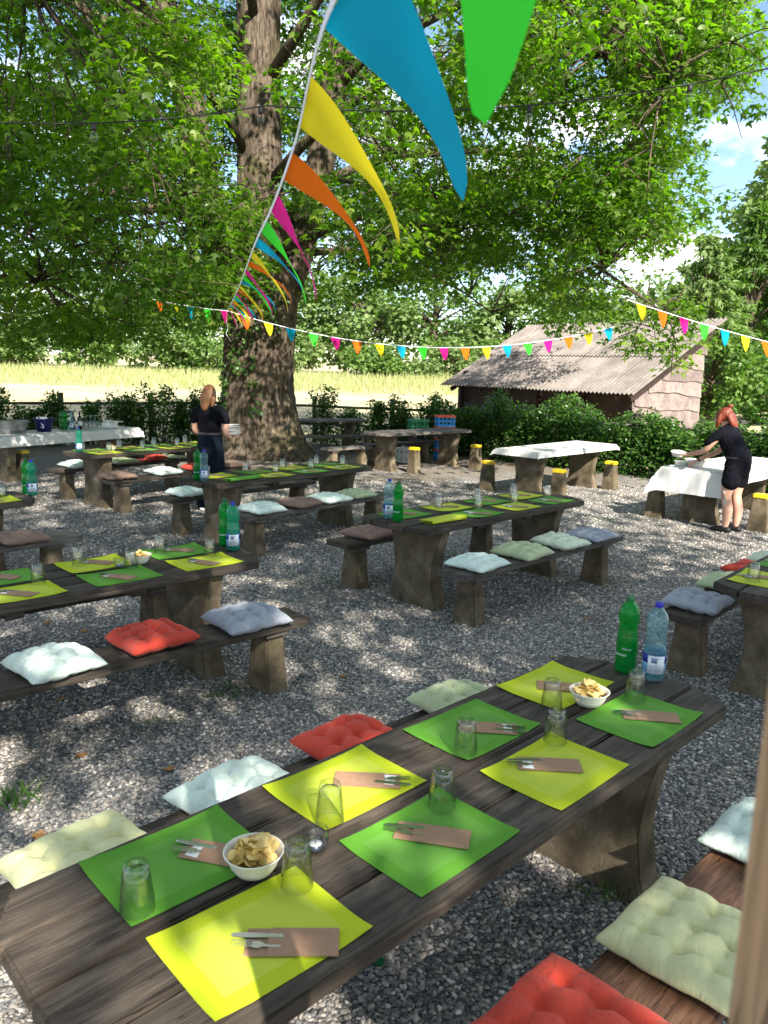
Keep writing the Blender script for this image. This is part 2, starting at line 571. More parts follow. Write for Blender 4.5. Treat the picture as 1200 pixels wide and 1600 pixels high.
class MB:
    def __init__(s):
        s.v, s.f = [], []

    def add(s, V, F):
        k = len(s.v)
        s.v.extend(V)
        s.f.extend([tuple(i + k for i in f) for f in F])
        return s

    def box(s, c, d, rz=0.0, taper=1.0, rx=0.0):
        x, y, z = (q / 2 for q in d)
        M = Matrix.Translation(c) @ Matrix.Rotation(rz, 4, 'Z') @ Matrix.Rotation(rx, 4, 'X')
        P = []
        for sz in (-1, 1):
            k = taper if sz > 0 else 1.0
            for sx, sy in ((-1, -1), (1, -1), (1, 1), (-1, 1)):
                P.append(M @ Vector((sx * x * k, sy * y * k, sz * z)))
        return s.add([tuple(p) for p in P], [(3, 2, 1, 0), (4, 5, 6, 7), (0, 1, 5, 4), (1, 2, 6, 5), (2, 3, 7, 6), (3, 0, 4, 7)])

    def lathe(s, prof, n=24, c=(0, 0, 0), mod=None, close=True):
        V, F = [], []
        m = len(prof)
        for i, (r, z) in enumerate(prof):
            for k in range(n):
                a = 2 * PI * k / n
                rr = r * (mod(a, z, r) if mod else 1.0)
                V.append((c[0] + rr * math.cos(a), c[1] + rr * math.sin(a), c[2] + z))
        for i in range(m - 1):
            for k in range(n):
                a, b = i * n + k, i * n + (k + 1) % n
                F.append((a, b, b + n, a + n))
        if close:
            F.append(tuple(reversed(range(n))))
            F.append(tuple(range((m - 1) * n, m * n)))
        return s.add(V, F)

    def tube(s, pts, rads, n=8, cap=True, ell=None):
        pts = [Vector(p) for p in pts]
        V, F = [], []
        up = None
        for i, p in enumerate(pts):
            t = (pts[min(i + 1, len(pts) - 1)] - pts[max(i - 1, 0)])
            if t.length < 1e-9:
                t = Vector((0, 0, 1))
            t.normalize()
            if up is None:
                up = Vector((1, 0, 0)) if abs(t.x) < 0.8 else Vector((0, 1, 0))
            a = (up - t * up.dot(t)).normalized()
            up = a
            b = t.cross(a)
            r = rads[i] if hasattr(rads, '__len__') else rads
            ra, rb = (r if hasattr(r, '__len__') else (r, r))
            for k in range(n):
                q = 2 * PI * k / n
                V.append(tuple(p + a * (math.cos(q) * ra) + b * (math.sin(q) * rb)))
        for i in range(len(pts) - 1):
            for k in range(n):
                x, y = i * n + k, i * n + (k + 1) % n
                F.append((x, y, y + n, x + n))
        if cap:
            F.append(tuple(reversed(range(n))))
            F.append(tuple(range((len(pts) - 1) * n, len(pts) * n)))
        return s.add(V, F)

    def mesh(s, name, mat, smooth=False):
        return mesh_from(name, s.v, s.f, mat, smooth)

    def build(s, name, mat, parent=None, loc=(0, 0, 0), rot=(0, 0, 0), smooth=False):
        return ob(name, s.mesh(name, mat, smooth), parent, loc, rot)


def bevelled(me, w=0.006, seg=2):
    bm = bmesh.new()
    bm.from_mesh(me)
    bmesh.ops.bevel(bm, geom=[e for e in bm.edges if e.calc_face_angle(0) > 0.5], offset=w, segments=seg, affect='EDGES', clamp_overlap=True)
    bm.to_mesh(me)
    bm.free()
    me.update()
    return me


def smooth_by_angle(me, deg=40):
    me.polygons.foreach_set('use_smooth', [True] * len(me.polygons))
    try:
        me.set_sharp_from_angle(angle=R(deg))
    except Exception:
        pass
    return me


def fast_mesh(name, V, loops, starts, totals, mat, rndv=None, smooth=False):
    """big meshes straight from numpy arrays"""
    me = bpy.data.meshes.new(name)
    me.vertices.add(len(V))
    me.vertices.foreach_set('co', np.ascontiguousarray(V, dtype=np.float32).ravel())
    me.loops.add(len(loops))
    me.loops.foreach_set('vertex_index', np.ascontiguousarray(loops, dtype=np.int32))
    me.polygons.add(len(starts))
    me.polygons.foreach_set('loop_start', np.ascontiguousarray(starts, dtype=np.int32))
    me.polygons.foreach_set('loop_total', np.ascontiguousarray(totals, dtype=np.int32))
    if smooth:
        me.polygons.foreach_set('use_smooth', np.ones(len(starts), dtype=bool))
    if rndv is not None:
        a = me.attributes.new('rnd', 'FLOAT', 'POINT')
        a.data.foreach_set('value', np.ascontiguousarray(rndv, dtype=np.float32))
    me.materials.append(MATS[mat])
    me.update(calc_edges=True)
    me.validate()
    return me


# leaf shapes: outline points (x along the leaf, y across, z lift), polygons index them
_mp = [(0, 0, 0), (-.10, .20, .0), (.12, .50, -.10), (.30, .26, .03), (.55, .48, -.10), (.56, .16, .05), (1.0, 0, -.14),
       (.56, -.16, .05), (.55, -.48, -.10), (.30, -.26, .03), (.12, -.50, -.10), (-.10, -.20, 0)]
LEAF_MAPLE = (np.array(_mp), [(0, 1, 2, 3), (0, 3, 4, 5), (0, 5, 6, 7), (0, 7, 8, 9), (0, 9, 10, 11)])
LEAF_TRI = (np.array([(0, 0, 0), (.02, .30, -.02), (.40, .54, -.11), (.40, .19, .04), (1.0, 0, -.14), (.40, -.19, .04), (.40, -.54, -.11), (.02, -.30, -.02)]),
            [(0, 3, 2, 1), (0, 5, 4, 3), (0, 7, 6, 5)])
LEAF_OVAL = (np.array([(0, 0, 0), (.35, .28, -.04), (.75, .22, -.06), (1, 0, -.12), (.75, -.22, -.06), (.35, -.28, -.04)]), [(0, 1, 2, 3), (0, 3, 4, 5)])
LEAF_CARD = (np.array([(0, 0, 0), (.5, .42, -.08), (1, 0, -.1), (.5, -.42, -.08)]), [(0, 1, 2, 3)])
LEAF_BLADE = (np.array([(0, -.03, 0), (.5, -.035, .02), (1, 0, -.16), (.5, .035, .02), (0, .03, 0)]), [(0, 1, 3, 4), (1, 2, 3)])
LEAF_SPRAY = (np.array([(0, 0, 0), (.4, .16, .0), (1, 0, -.18), (.4, -.16, .0)]), [(0, 1, 2, 3)])


def leaves_mesh(name, P, D, N, S, shape, mat, rv):
    """P positions, D leaf directions, N up normals (unit), S sizes, all arrays"""
    sh, polys = shape
    n, k = len(P), len(sh)
    D = D / np.linalg.norm(D, axis=1, keepdims=True)
    W = np.cross(N, D)
    W /= np.linalg.norm(W, axis=1, keepdims=True) + 1e-9
    U = np.cross(D, W)
    V = (P[:, None, :] + S[:, None, None] * (sh[None, :, 0:1] * D[:, None, :] + sh[None, :, 1:2] * W[:, None, :] + sh[None, :, 2:3] * U[:, None, :]))
    V = V.reshape(-1, 3)
    pl = np.concatenate([np.array(p) for p in polys])
    tot = np.array([len(p) for p in polys])
    loops = (np.arange(n)[:, None] * k + pl[None, :]).ravel()
    totals = np.tile(tot, n)
    starts = np.concatenate([[0], np.cumsum(totals)[:-1]])
    return fast_mesh(name, V, loops, starts, totals, mat, np.repeat(rv, k))


def rand_dirs(g, n, down=0.3):
    d = g.normal(size=(n, 3))
    d[:, 2] = d[:, 2] * 0.55 - down
    return d / np.linalg.norm(d, axis=1, keepdims=True)


def rand_norms(g, n, tilt=0.55):
    d = g.normal(size=(n, 3)) * tilt
    d[:, 2] += 1.0
    return d / np.linalg.norm(d, axis=1, keepdims=True)


# ================================================================== SETTING
def field_z(x, y):
    t = np.clip((y - 24.0) / 45.0, 0, 1)
    return 1.25 * t * t * (3 - 2 * t) + np.clip((y - 69) / 400, 0, 10) * 2.0


HEDGE = [(9.5, 10.8), (6.57, 13.9), (4.99, 15.6), (2.16, 18.1), (-0.04, 19.6), (-2.45, 20.2), (-4.8, 19.9), (-6.5, 19.0), (-8.6, 17.7), (-12, 15.0)]


def make_ground():
    xs = np.concatenate([np.linspace(-900, -60, 15), np.linspace(-50, 50, 51), np.linspace(60, 900, 15)])
    ys = np.concatenate([np.linspace(-300, -20, 8), np.linspace(-15, 90, 54), np.linspace(100, 1500, 20)])
    X, Y = np.meshgrid(xs, ys)
    Z = field_z(X, Y)
    g = np.random.default_rng(3)
    Z = Z + np.where(Y > 23, g.normal(size=Z.shape) * 0.02, 0) - 0.02
    V = np.stack([X, Y, Z], -1).reshape(-1, 3)
    nx, ny = len(xs), len(ys)
    F = [(j * nx + i, j * nx + i + 1, (j + 1) * nx + i + 1, (j + 1) * nx + i) for j in range(ny - 1) for i in range(nx - 1)]
    o = ob('field', mesh_from('field', V, F, 'field', True))
    o['kind'] = 'structure'
    # gravel yard: bounded by the hedge line
    poly = [(14, 8.0)] + [(x, y + 0.1) for x, y in HEDGE] + [(-16, 10), (-16, -12), (14, -12)]
    bm = bmesh.new()
    vs = [bm.verts.new((x, y, 0.0)) for x, y in poly]
    bm.faces.new(vs)
    bmesh.ops.triangulate(bm, faces=bm.faces[:])
    me = bpy.data.meshes.new('gravel_yard')
    bm.to_mesh(me)
    bm.free()
    me.materials.append(MATS['gravel_ground'])
    o = ob('gravel_yard', me)
    o['kind'] = 'structure'


make_ground()


def make_pebbles():
    """loose pebbles as real stones where the photograph shows them one by one, thinning out with distance"""
    g = np.random.default_rng(11)
    src = bpy.data.collections.new('pebble_shapes')
    for k in range(6):
        bm = bmesh.new()
        bmesh.ops.create_icosphere(bm, subdivisions=2, radius=1.0)
        ax = (1.0, 0.62 + 0.3 * g.random(), 0.45 + 0.2 * g.random())
        off = g.random(3) * 10
        for v in bm.verts:
            n = v.co.copy()
            q = 1 + 0.16 * math.sin(n.x * 2.3 + off[0]) + 0.14 * math.sin(n.y * 2.9 + off[1]) + 0.10 * math.sin(n.z * 3.3 + off[2] + n.x * 2)
            v.co = Vector((n.x * ax[0], n.y * ax[1], n.z * ax[2])) * q
        me = bpy.data.meshes.new('pebble')
        bm.to_mesh(me)
        bm.free()
        me.polygons.foreach_set('use_smooth', [True] * len(me.polygons))
        me.materials.append(MATS['pebble'])
        src.objects.link(bpy.data.objects.new('pebble', me))
    # points: dense near the camera, sparser behind
    P, S = [], []
    for (y0, y1, dens, s0, s1) in ((1.0, 3.6, 6200, .0062, .0125), (3.6, 6.0, 4200, .0065, .0135), (6.0, 9.0, 1500, .008, .016), (9.0, 14.0, 420, .010, .019)):
        xa0, xa1 = -0.55 * y1 - 0.3, 0.56 * y1 + 0.4
        n = int((xa1 - xa0) * (y1 - y0) * dens)
        x = g.uniform(xa0, xa1, n)
        y = g.uniform(y0, y1, n)
        ok = (x > -0.53 * y - 0.35) & (x < 0.55 * y + 0.45)
        x, y = x[ok], y[ok]
        s = s0 + (s1 - s0) * g.random(len(x)) ** 2.2
        P.append(np.stack([x, y, s * 0.30], 1))
        S.append(s)
    P, S = np.concatenate(P), np.concatenate(S)
    me = bpy.data.meshes.new('gravel')
    me.vertices.add(len(P))
    me.vertices.foreach_set('co', P.astype(np.float32).ravel())
    a = me.attributes.new('size', 'FLOAT', 'POINT')
    a.data.foreach_set('value', S.astype(np.float32))
    o = ob('gravel', me)
    tag(o, 'loose grey and tan pebbles covering the yard', 'gravel', kind='stuff')
    ng = bpy.data.node_groups.new('scatter_pebbles', 'GeometryNodeTree')
    ng.interface.new_socket('Geometry', in_out='INPUT', socket_type='NodeSocketGeometry')
    ng.interface.new_socket('Geometry', in_out='OUTPUT', socket_type='NodeSocketGeometry')
    N, L = ng.nodes, ng.links
    gi, go = N.new('NodeGroupInput'), N.new('NodeGroupOutput')
    ci = N.new('GeometryNodeCollectionInfo')
    ci.inputs['Collection'].default_value = src
    ci.inputs['Separate Children'].default_value = True
    ci.inputs['Reset Children'].default_value = True
    iop = N.new('GeometryNodeInstanceOnPoints')
    iop.inputs['Pick Instance'].default_value = True
    rot = N.new('FunctionNodeRandomValue')
    rot.data_type = 'FLOAT_VECTOR'
    rot.inputs[0].default_value = (-0.5, -0.5, 0)
    rot.inputs[1].default_value = (0.5, 0.5, 6.283)
    na = N.new('GeometryNodeInputNamedAttribute')
    na.data_type = 'FLOAT'
    na.inputs['Name'].default_value = 'size'
    L.new(gi.outputs[0], iop.inputs['Points'])
    L.new(ci.outputs[0], iop.inputs['Instance'])
    L.new(rot.outputs[0], iop.inputs['Rotation'])
    L.new(na.outputs[0], iop.inputs['Scale'])
    L.new(iop.outputs[0], go.inputs[0])
    md = o.modifiers.new('scatter', 'NODES')
    md.node_group = ng


make_pebbles()

# ------------------------------------------------------------------ the big maple
TREE = Vector((-2.75, 17.3, 0))


def bark_tube(name, pts, rads, parent, n=40, seed=0, flare=None):
    """trunk with ridged bark as relief; flare(z, ang) widens the foot into root buttresses"""
    g = np.random.default_rng(seed)
    ph = g.random(12) * 6.28
    pts = [Vector(p) for p in pts]
    # resample
    d = [0]
    for a, b in zip(pts[:-1], pts[1:]):
        d.append(d[-1] + (b - a).length)
    m = max(8, int(d[-1] / 0.11))
    V, F = [], []
    up = Vector((1, 0, 0))
    P = []
    for i in range(m + 1):
        s = d[-1] * i / m
        k = max(j for j in range(len(d)) if d[j] <= s + 1e-9)
        k = min(k, len(pts) - 2)
        f = (s - d[k]) / (d[k + 1] - d[k])
        f2 = f
        P.append((pts[k].lerp(pts[k + 1], f2), rads[k] * (1 - f2) + rads[k + 1] * f2))
    for i, (p, r) in enumerate(P):
        t = (P[min(i + 1, m)][0] - P[max(i - 1, 0)][0]).normalized()
        a = (up - t * up.dot(t)).normalized()
        b = t.cross(a)
        for k in range(n):
            q = 2 * PI * k / n
            z = p.z
            rr = r * (1 + 0.035 * math.sin(5 * q + ph[0] + z * .7) + 0.025 * math.sin(9 * q + ph[1] - z * 1.1) + 0.05 * math.sin(2 * q + ph[2] + z * .25))
            rr += 0.016 * math.sin(17 * q + ph[3] + 2.2 * math.sin(z * 1.7 + ph[4])) + 0.010 * g.normal()
            if flare:
                rr += flare(z, q)
            V.append(tuple(p + a * (math.cos(q) * rr) + b * (math.sin(q) * rr)))
    for i in range(m):
        for k in range(n):
            x, y = i * n + k, i * n + (k + 1) % n
            F.append((x, y, y + n, x + n))
    F.append(tuple(reversed(range(n))))
    F.append(tuple(range(m * n, m * n + n)))
    return ob(name, mesh_from(name, V, F, 'bark', True), parent)


def bezier(a, b, c, n):
    a, b, c = Vector(a), Vector(b), Vector(c)
    return [a * (1 - t) ** 2 + b * 2 * t * (1 - t) + c * t * t for t in np.linspace(0, 1, n)]


def make_big_tree():
    root = empty('maple_tree', TREE)
    tag(root, 'huge old maple with furrowed trunk and spreading leafy crown over the yard', 'tree')
    T = lambda *p: Vector(p) - TREE

    def flare(z, q):
        e = math.exp(-max(z, 0) / 0.42)
        lob = 0.5 + 0.5 * math.sin(5 * q + 0.6) + 0.25 * math.sin(3 * q + 2)
        right = math.exp(-((q % (2 * PI)) - 5.75) ** 2 / 0.12) * 0.55 * math.exp(-max(z, 0) / 0.25)
        return e * (0.16 + 0.26 * lob) + right

    bark_tube('trunk', [(0, 0, -0.1), (0, 0, 0.5), (-0.03, 0, 1.6), (0.02, 0, 3.0), (0.05, 0, 4.0)], [0.80, 0.76, 0.70, 0.72, 0.60], root, 72, 1, flare)
    stems = [
        [T(-2.72, 17.2, 3.0), T(-2.70, 17.2, 4.5), T(-2.74, 17.2, 7), T(-2.76, 17.3, 10), T(-2.6, 17.5, 13.5), T(-2.4, 17.6, 16)],
        [T(-3.05, 17.2, 2.6), T(-3.45, 17.0, 3.9), T(-3.85, 16.9, 5.4), T(-4.15, 16.9, 7.5), T(-4.9, 17, 10), T(-5.4, 17.2, 13)],
        [T(-2.4, 17.6, 3.2), T(-1.9, 18.0, 4.9), T(-1.5, 18.2, 6.6), T(-1.15, 18.4, 8.8), T(-0.5, 18.6, 12)],
    ]
    srad = [[0.56, 0.50, 0.46, 0.42, 0.25, 0.1], [0.40, 0.36, 0.34, 0.29, 0.2, 0.08], [0.38, 0.33, 0.29, 0.25, 0.1]]
    for i, (p, r) in enumerate(zip(stems, srad)):
        bark_tube('stem', p, r, root, 36, 5 + i)
    g = np.random.default_rng(21)
    # main limbs: (start, bend, end)
    limbs = [
        ((-2.6, 17.0, 4.2), (0.8, 15.2, 6.2), (4.6, 13.6, 3.0)),
        ((-2.5, 17.0, 5.6), (0.5, 14.0, 8.2), (3.8, 11.8, 6.0)),
        ((-2.5, 17.0, 7.6), (0.5, 14, 11.0), (3.5, 11.5, 9.5)),
        ((-3.6, 16.9, 4.6), (-6.0, 15.2, 5.8), (-8.6, 13.8, 2.8)),
        ((-3.9, 16.9, 5.6), (-6.0, 13.8, 7.4), (-7.2, 11.2, 4.8)),
        ((-4.1, 16.9, 7.2), (-6.8, 14.5, 9.5), (-9.5, 12.8, 8.0)),
        ((-3.0, 16.9, 6.2), (-3.8, 13.5, 8.4), (-4.6, 10.8, 6.6)),
        ((-2.8, 17.0, 8.6), (-2.2, 13.5, 11.0), (-1.4, 10.5, 9.6)),
        ((-1.7, 18.1, 5.8), (1.8, 18.2, 7.6), (5.6, 17.2, 5.2)),
        ((-1.3, 18.3, 7.8), (2.2, 17.2, 10.5), (6.2, 15.5, 9.0)),
        ((-2.2, 17.7, 4.2), (0.2, 19.4, 5.2), (2.6, 20.6, 3.4)),
        ((-3.8, 17.0, 5.2), (-6.6, 18.4, 6.4), (-9.6, 18.6, 3.6)),
        ((-4.2, 17.0, 8.0), (-7.2, 17.5, 10.6), (-10.6, 16.8, 8.6)),
        ((-2.4, 17.4, 11.0), (-2, 15.5, 14.0), (-1.0, 13.2, 13.6)),
        ((-2.6, 17.4, 10.0), (0.2, 16.5, 13.5), (3.4, 15.4, 13.0)),
        ((-5.0, 17.0, 10.2), (-6.4, 15.2, 13.4), (-8.0, 14.0, 12.6)),
        ((-3.2, 16.9, 4.4), (-4.4, 14.6, 5.6), (-5.6, 13.0, 3.2)),
        ((-2.4, 16.9, 4.8), (-1.0, 14.8, 6.0), (0.9, 13.4, 4.1)),
    ]
    nodes = []
    for a, b, c in limbs:
        a, b, c = T(*a), T(*b), T(*c)
        pts = bezier(a, b, c, 9)
        L = (c - a).length
        r0 = 0.040 + 0.009 * L
        rr = [r0 * (1 - 0.82 * i / 8) for i in range(9)]
        MB().tube([p + Vector(tuple(g.normal(size=3) * 0.07)) if 0 < i < 8 else p for i, p in enumerate(pts)], rr, 9).build('limb', 'dry_bark' if False else 'bark', root, smooth=True)
        nodes += [(p, 0.3 + 0.7 * i / 8) for i, p in enumerate(pts) if i >= 2]
    ND = np.array([tuple(p) for p, _ in nodes]) + np.array(TREE)
    # leaf clumps: fill the crown volume, keep the sight lines under and beside it open as they are in the place
    C, OUT = [], set()
    GAPS = ((20, 95, 8), (655, 70, 8), (755, 487, 32), (930, 215, 4), (985, 425, 8))
    cen, rad = np.array([-2.6, 15.4, 7.6]), np.array([10.4, 8.2, 7.4])
    tries = 0
    nin = 0
    while nin < 840 and tries < 200000:
        tries += 1
        u = g.normal(size=3)
        u /= np.linalg.norm(u)
        p = cen + rad * u * (0.30 + 0.70 * g.random() ** 0.5)
        X, Y = px(p[None])
        X, Y = X[0], Y[0]
        d = p[1]
        pr = 1230 * 1.05 / d
        # skirt height: low at the sides, lifted over the seats and round the trunk
        if p[2] < 2.4:
            continue
        if d < 8.2:
            continue
        infr = -250 < X < 1450 and Y > -250
        if infr:
            low = np.interp(X, [-200, 0, 330, 350, 455, 475, 700, 760, 800, 880, 1000, 1060, 1100, 1200], [590, 588, 570, 500, 470, 520, 505, 445, 480, 545, 560, 470, 330, 150])
            if Y + pr * 0.62 > low:
                continue
            edge = np.interp(Y, [-200, 0, 100, 170, 250, 330, 420, 560], [1200, 1190, 1180, 1160, 1095, 1090, 1055, 1035])
            if X + pr * 0.55 > edge:
                continue
            if d < 17.2 and 372 - pr * .42 < X < 428 + pr * .55 and Y < 260 + pr * .4:
                continue
            if d < 17.0 and 385 - pr * .1 < X < 460 + pr * .35 and Y > 330:
                continue
            # open gaps where the sky shows
            for (gx, gy, gr) in GAPS:
                if (X - gx) ** 2 + (Y - gy) ** 2 < (gr + pr * .55) ** 2:
                    break
            else:
                C.append(p)
                nin += 1
            continue
        if g.random() < 0.15:
            C.append(p)
            OUT.add(len(C) - 1)
    # boughs reaching out on the shed side, high and low
    f0 = 1230.1
    for (xa, xb, ya, yb, da, db, cnt) in ((880, 1070, 150, 430, 11.5, 15.5, 75), (1000, 1165, -90, 150, 10.5, 14.5, 50), (560, 880, 260, 440, 11.0, 14.5, 30), (285, 365, 290, 470, 14.6, 16.2, 16), (0, 330, 20, 260, 9.5, 14.0, 40)):
        for _ in range(cnt):
            X, Y, d = g.uniform(xa, xb), g.uniform(ya, yb), g.uniform(da, db)
            if xa == 880 and X > np.interp(Y, [150, 250, 330, 430], [1085, 1030, 1045, 1010]):
                continue
            if any((X - gx) ** 2 + (Y - gy) ** 2 < (gr + 1230 / d * .58) ** 2 for gx, gy, gr in GAPS):
                continue
            sx, sy = (X - 600) / f0, (800 - Y) / f0
            sx, sy = sx * math.cos(_r) - sy * math.sin(_r) * 1.0, sy * math.cos(_r) + sx * math.sin(_r)
            C.append(np.array([sx * d, d * math.cos(_p) + sy * d * math.sin(_p), CAM_H - d * math.sin(_p) + sy * d * math.cos(_p)]))
    C = np.array(C)
    # hanging sprays in front of the shed, and low ones above the field
    C = np.concatenate([C, np.array([(4.15, 13.6, 2.95), (4.6, 13.9, 2.55), (4.9, 13.6, 3.1), (3.6, 13.7, 3.2), (5.0, 13.9, 2.35), (5.2, 13.8, 2.75), (4.2, 13.9, 2.45)]),
                        np.array([(-7.2, 13.6, 2.35), (-6.3, 13.2, 2.4), (-5.3, 13.2, 2.45), (-4.75, 13.4, 2.5), (-8.2, 13.8, 2.4)])])
    small = np.ones(len(C))
    small[-12:] = 0.55
    # twigs from each clump to the nearest limb
    tw = MB()
    for ci, c in enumerate(C):
        if ci in OUT:
            continue
        q = ND[np.argmin(((ND - c) ** 2).sum(1) + np.where(ND[:, 2] > c[2] + 2.5, 6, 0))]
        mid = (q + c) / 2 + np.array([0, 0, 0.25]) + g.normal(size=3) * 0.15
        pts = bezier(Vector(q) - TREE, Vector(mid) - TREE, Vector(c) - TREE, 5)
        tw.tube(pts, [0.022, 0.018, 0.014, 0.010, 0.005], 5)
        for _ in range(3):
            e = Vector(c) - TREE + Vector(tuple(g.normal(size=3) * np.array([.5, .5, .3])))
            tw.tube([pts[3], (pts[3] + e) / 2 + Vector((0, 0, .08)), e], [0.012, 0.009, 0.004], 4)
    o = tw.build('twigs', 'bark', root, smooth=True)
    o['kind'] = 'stuff'
    Ps, Ds, Ns, Ss, Rs = [], [], [], [], []
    for i, c in enumerate(C):
        ns = (60 if i in OUT else 180) if small[i] == 1 else 130
        nsp = max(6, ns // 9)
        tone = g.normal() * 0.17
        R0 = np.array([0.85, 0.85, 0.42]) * (0.75 + 0.5 * g.random()) * small[i]
        for s in range(nsp):
            u = g.normal(size=3)
            u /= np.linalg.norm(u)
            pc = c + u * R0 * (0.35 + 0.65 * g.random() ** 0.6)
            n = 9
            out = (u * np.array([1, 1, 0.3]))
            P = pc + g.normal(size=(n, 3)) * np.array([0.11, 0.11, 0.07])
            D = out[None] * 0.6 + rand_dirs(g, n, 0.45)
            N = rand_norms(g, n, 0.42) + out[None] * 0.35
            Ps.append(P)
            Ds.append(D)
            Ns.append(N / np.linalg.norm(N, axis=1, keepdims=True))
            Ss.append(g.uniform(0.075, 0.135, n) * (1.9 if i in OUT else 1.0))
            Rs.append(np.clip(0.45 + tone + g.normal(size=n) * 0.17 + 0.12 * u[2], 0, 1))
    P = np.concatenate(Ps)
    print('maple leaves', len(P), 'clumps', len(C))
    me = leaves_mesh('crown', P - np.array(TREE), np.concatenate(Ds), np.concatenate(Ns), np.concatenate(Ss), LEAF_TRI, 'leaf_maple', np.concatenate(Rs))
    ob('crown', me, root)['kind'] = 'stuff'
    # ivy on the trunk
    n = 520
    a = g.uniform(3.4, 5.3, n)
    z = g.uniform(0.9, 4.2, n)
    a = a - 0.35 * np.sin(z * 1.3)
    r = 0.80 + 0.05 * g.random(n)
    keep = (np.sin(a * 5 + z * 2.1) + np.sin(z * 3.7 - a * 3)) > -0.1
    a, z, r = a[keep], z[keep], r[keep]
    P = np.stack([r * np.cos(a), r * np.sin(a), z], 1)
    D = rand_dirs(g, len(P), 0.9)
    N = np.stack([np.cos(a), np.sin(a), np.full(len(a), 0.5)], 1) + g.normal(size=(len(a), 3)) * 0.3
    N /= np.linalg.norm(N, axis=1, keepdims=True)
    me = leaves_mesh('ivy', P, D, N, g.uniform(0.07, 0.13, len(P)), LEAF_MAPLE, 'leaf_hedge', np.clip(0.5 + g.normal(size=len(P)) * 0.2, 0, 1))
    ob('ivy', me, root)['kind'] = 'stuff'


make_big_tree()


# ------------------------------------------------------------------ other trees
def make_tree(name, label, base, h, rx, z0, nleaf, size, mat, seed, group=None, shape=LEAF_CARD, conifer=False, trunk_r=0.25, clumps=60, solid=0.45, cat='tree', keep=None):
    g = np.random.default_rng(seed)
    root = empty(name, base)
    tag(root, label, cat, group)
    mb = MB()
    mb.tube([(0, 0, -0.3), (0.05, 0, h * .3), (0.0, 0.08, h * .6), (0, 0, h * .93)], [trunk_r * 1.25, trunk_r, trunk_r * .65, trunk_r * .12], 10)
    mb.build('trunk', 'bark', root, smooth=True)
    C, Rr = [], []
    for i in range(clumps):
        f = g.random()
        if conifer:
            z = z0 + (h - z0) * f
            rr = rx * (1 - f) ** 0.8 * (0.55 + 0.45 * g.random())
            a = g.random() * 2 * PI
            C.append((rr * math.cos(a), rr * math.sin(a), z - rr * 0.18))
            Rr.append(np.array([0.75, 0.75, 0.28]) * (0.35 + rx * 0.22 * (1 - f)))
        else:
            u = g.normal(size=3)
            u /= np.linalg.norm(u)
            k = solid + (1 - solid) * g.random() ** 0.6
            c = np.array([rx * u[0] * k, rx * u[1] * k, z0 + (h - z0) * (0.5 + 0.5 * u[2] * k)])
            C.append(c)
            Rr.append(np.array([1, 1, 0.75]) * rx * (0.20 + 0.16 * g.random()))
    C, Rr = np.array(C), np.array(Rr)
    if keep is not None:
        m = keep(C + np.array(base), Rr)
        C, Rr = C[m], Rr[m]
    br = MB()
    for c in C[:: max(1, len(C) // 40)]:
        q = Vector((0, 0, max(z0 * .6, min(h * .8, c[2] * 0.7))))
        br.tube(bezier(q, (q + Vector(c)) / 2 + Vector((0, 0, .3)), c, 4), [trunk_r * .35, trunk_r * .25, trunk_r * .15, trunk_r * .04], 5)
    ob('branches', br.mesh('branches', 'bark', True), root)['kind'] = 'stuff'
    idx = g.integers(0, len(C), nleaf)
    u = g.normal(size=(nleaf, 3))
    u /= np.linalg.norm(u, axis=1, keepdims=True)
    P = C[idx] + u * Rr[idx] * (0.4 + 0.6 * g.random((nleaf, 1)) ** 0.5)
    if conifer:
        D = np.stack([C[idx, 0], C[idx, 1], np.full(nleaf, -0.4)], 1) + g.normal(size=(nleaf, 3)) * 0.5
    else:
        D = u * 0.5 + rand_dirs(g, nleaf, 0.25)
    N = rand_norms(g, nleaf, 0.6) + u * 0.4
    N /= np.linalg.norm(N, axis=1, keepdims=True)
    tone = g.normal(size=len(C)) * 0.13
    rv = np.clip(0.5 + tone[idx] + g.normal(size=nleaf) * 0.15, 0, 1)
    me = leaves_mesh('crown', P, D, N, g.uniform(0.6, 1.15, nleaf) * size, shape, mat, rv)
    ob('crown', me, root)['kind'] = 'stuff'
    return root


# the tree whose shade falls over the tables; it stands beside the terrace, behind the viewer
def clear_view(C, Rr):
    m = np.ones(len(C), bool)
    for i, (c, r) in enumerate(zip(C, Rr)):
        if c[1] + r[1] > 0 and c[2] - r[2] < 2.9 + 0.55 * (c[1] + r[1]) and abs(c[0]) - r[0] < 0.62 * (c[1] + r[1]) + 0.6:
            m[i] = False
        # gaps in the crowns through which the sun reaches the seats
        for gx, gy, gk in ((.12, 2.3, .58), (3.4, 10.0, .38)):
            q = np.array([c[0] - gx, c[1] - gy, c[2]])
            s = np.array(sdir)
            if np.linalg.norm(q - s * (q @ s)) < gk * r[0] + .25:
                m[i] = False
    return m


make_tree('shade_tree', 'broad shade tree standing beside the terrace above the tables', (6.2, -6.6, 0), 14.0, 7.8, 4.0, 21000, 0.23, 'leaf_maple', 77,
          shape=LEAF_CARD, trunk_r=0.42, clumps=78, solid=0.15, keep=clear_view)

make_tree('shade_tree', 'tall shade tree standing behind the terrace', (-2.6, -6.8, 0), 20.5, 7.4, 6.5, 16000, 0.26, 'leaf_maple', 78,
          shape=LEAF_CARD, trunk_r=0.45, clumps=62, solid=0.15, keep=clear_view)

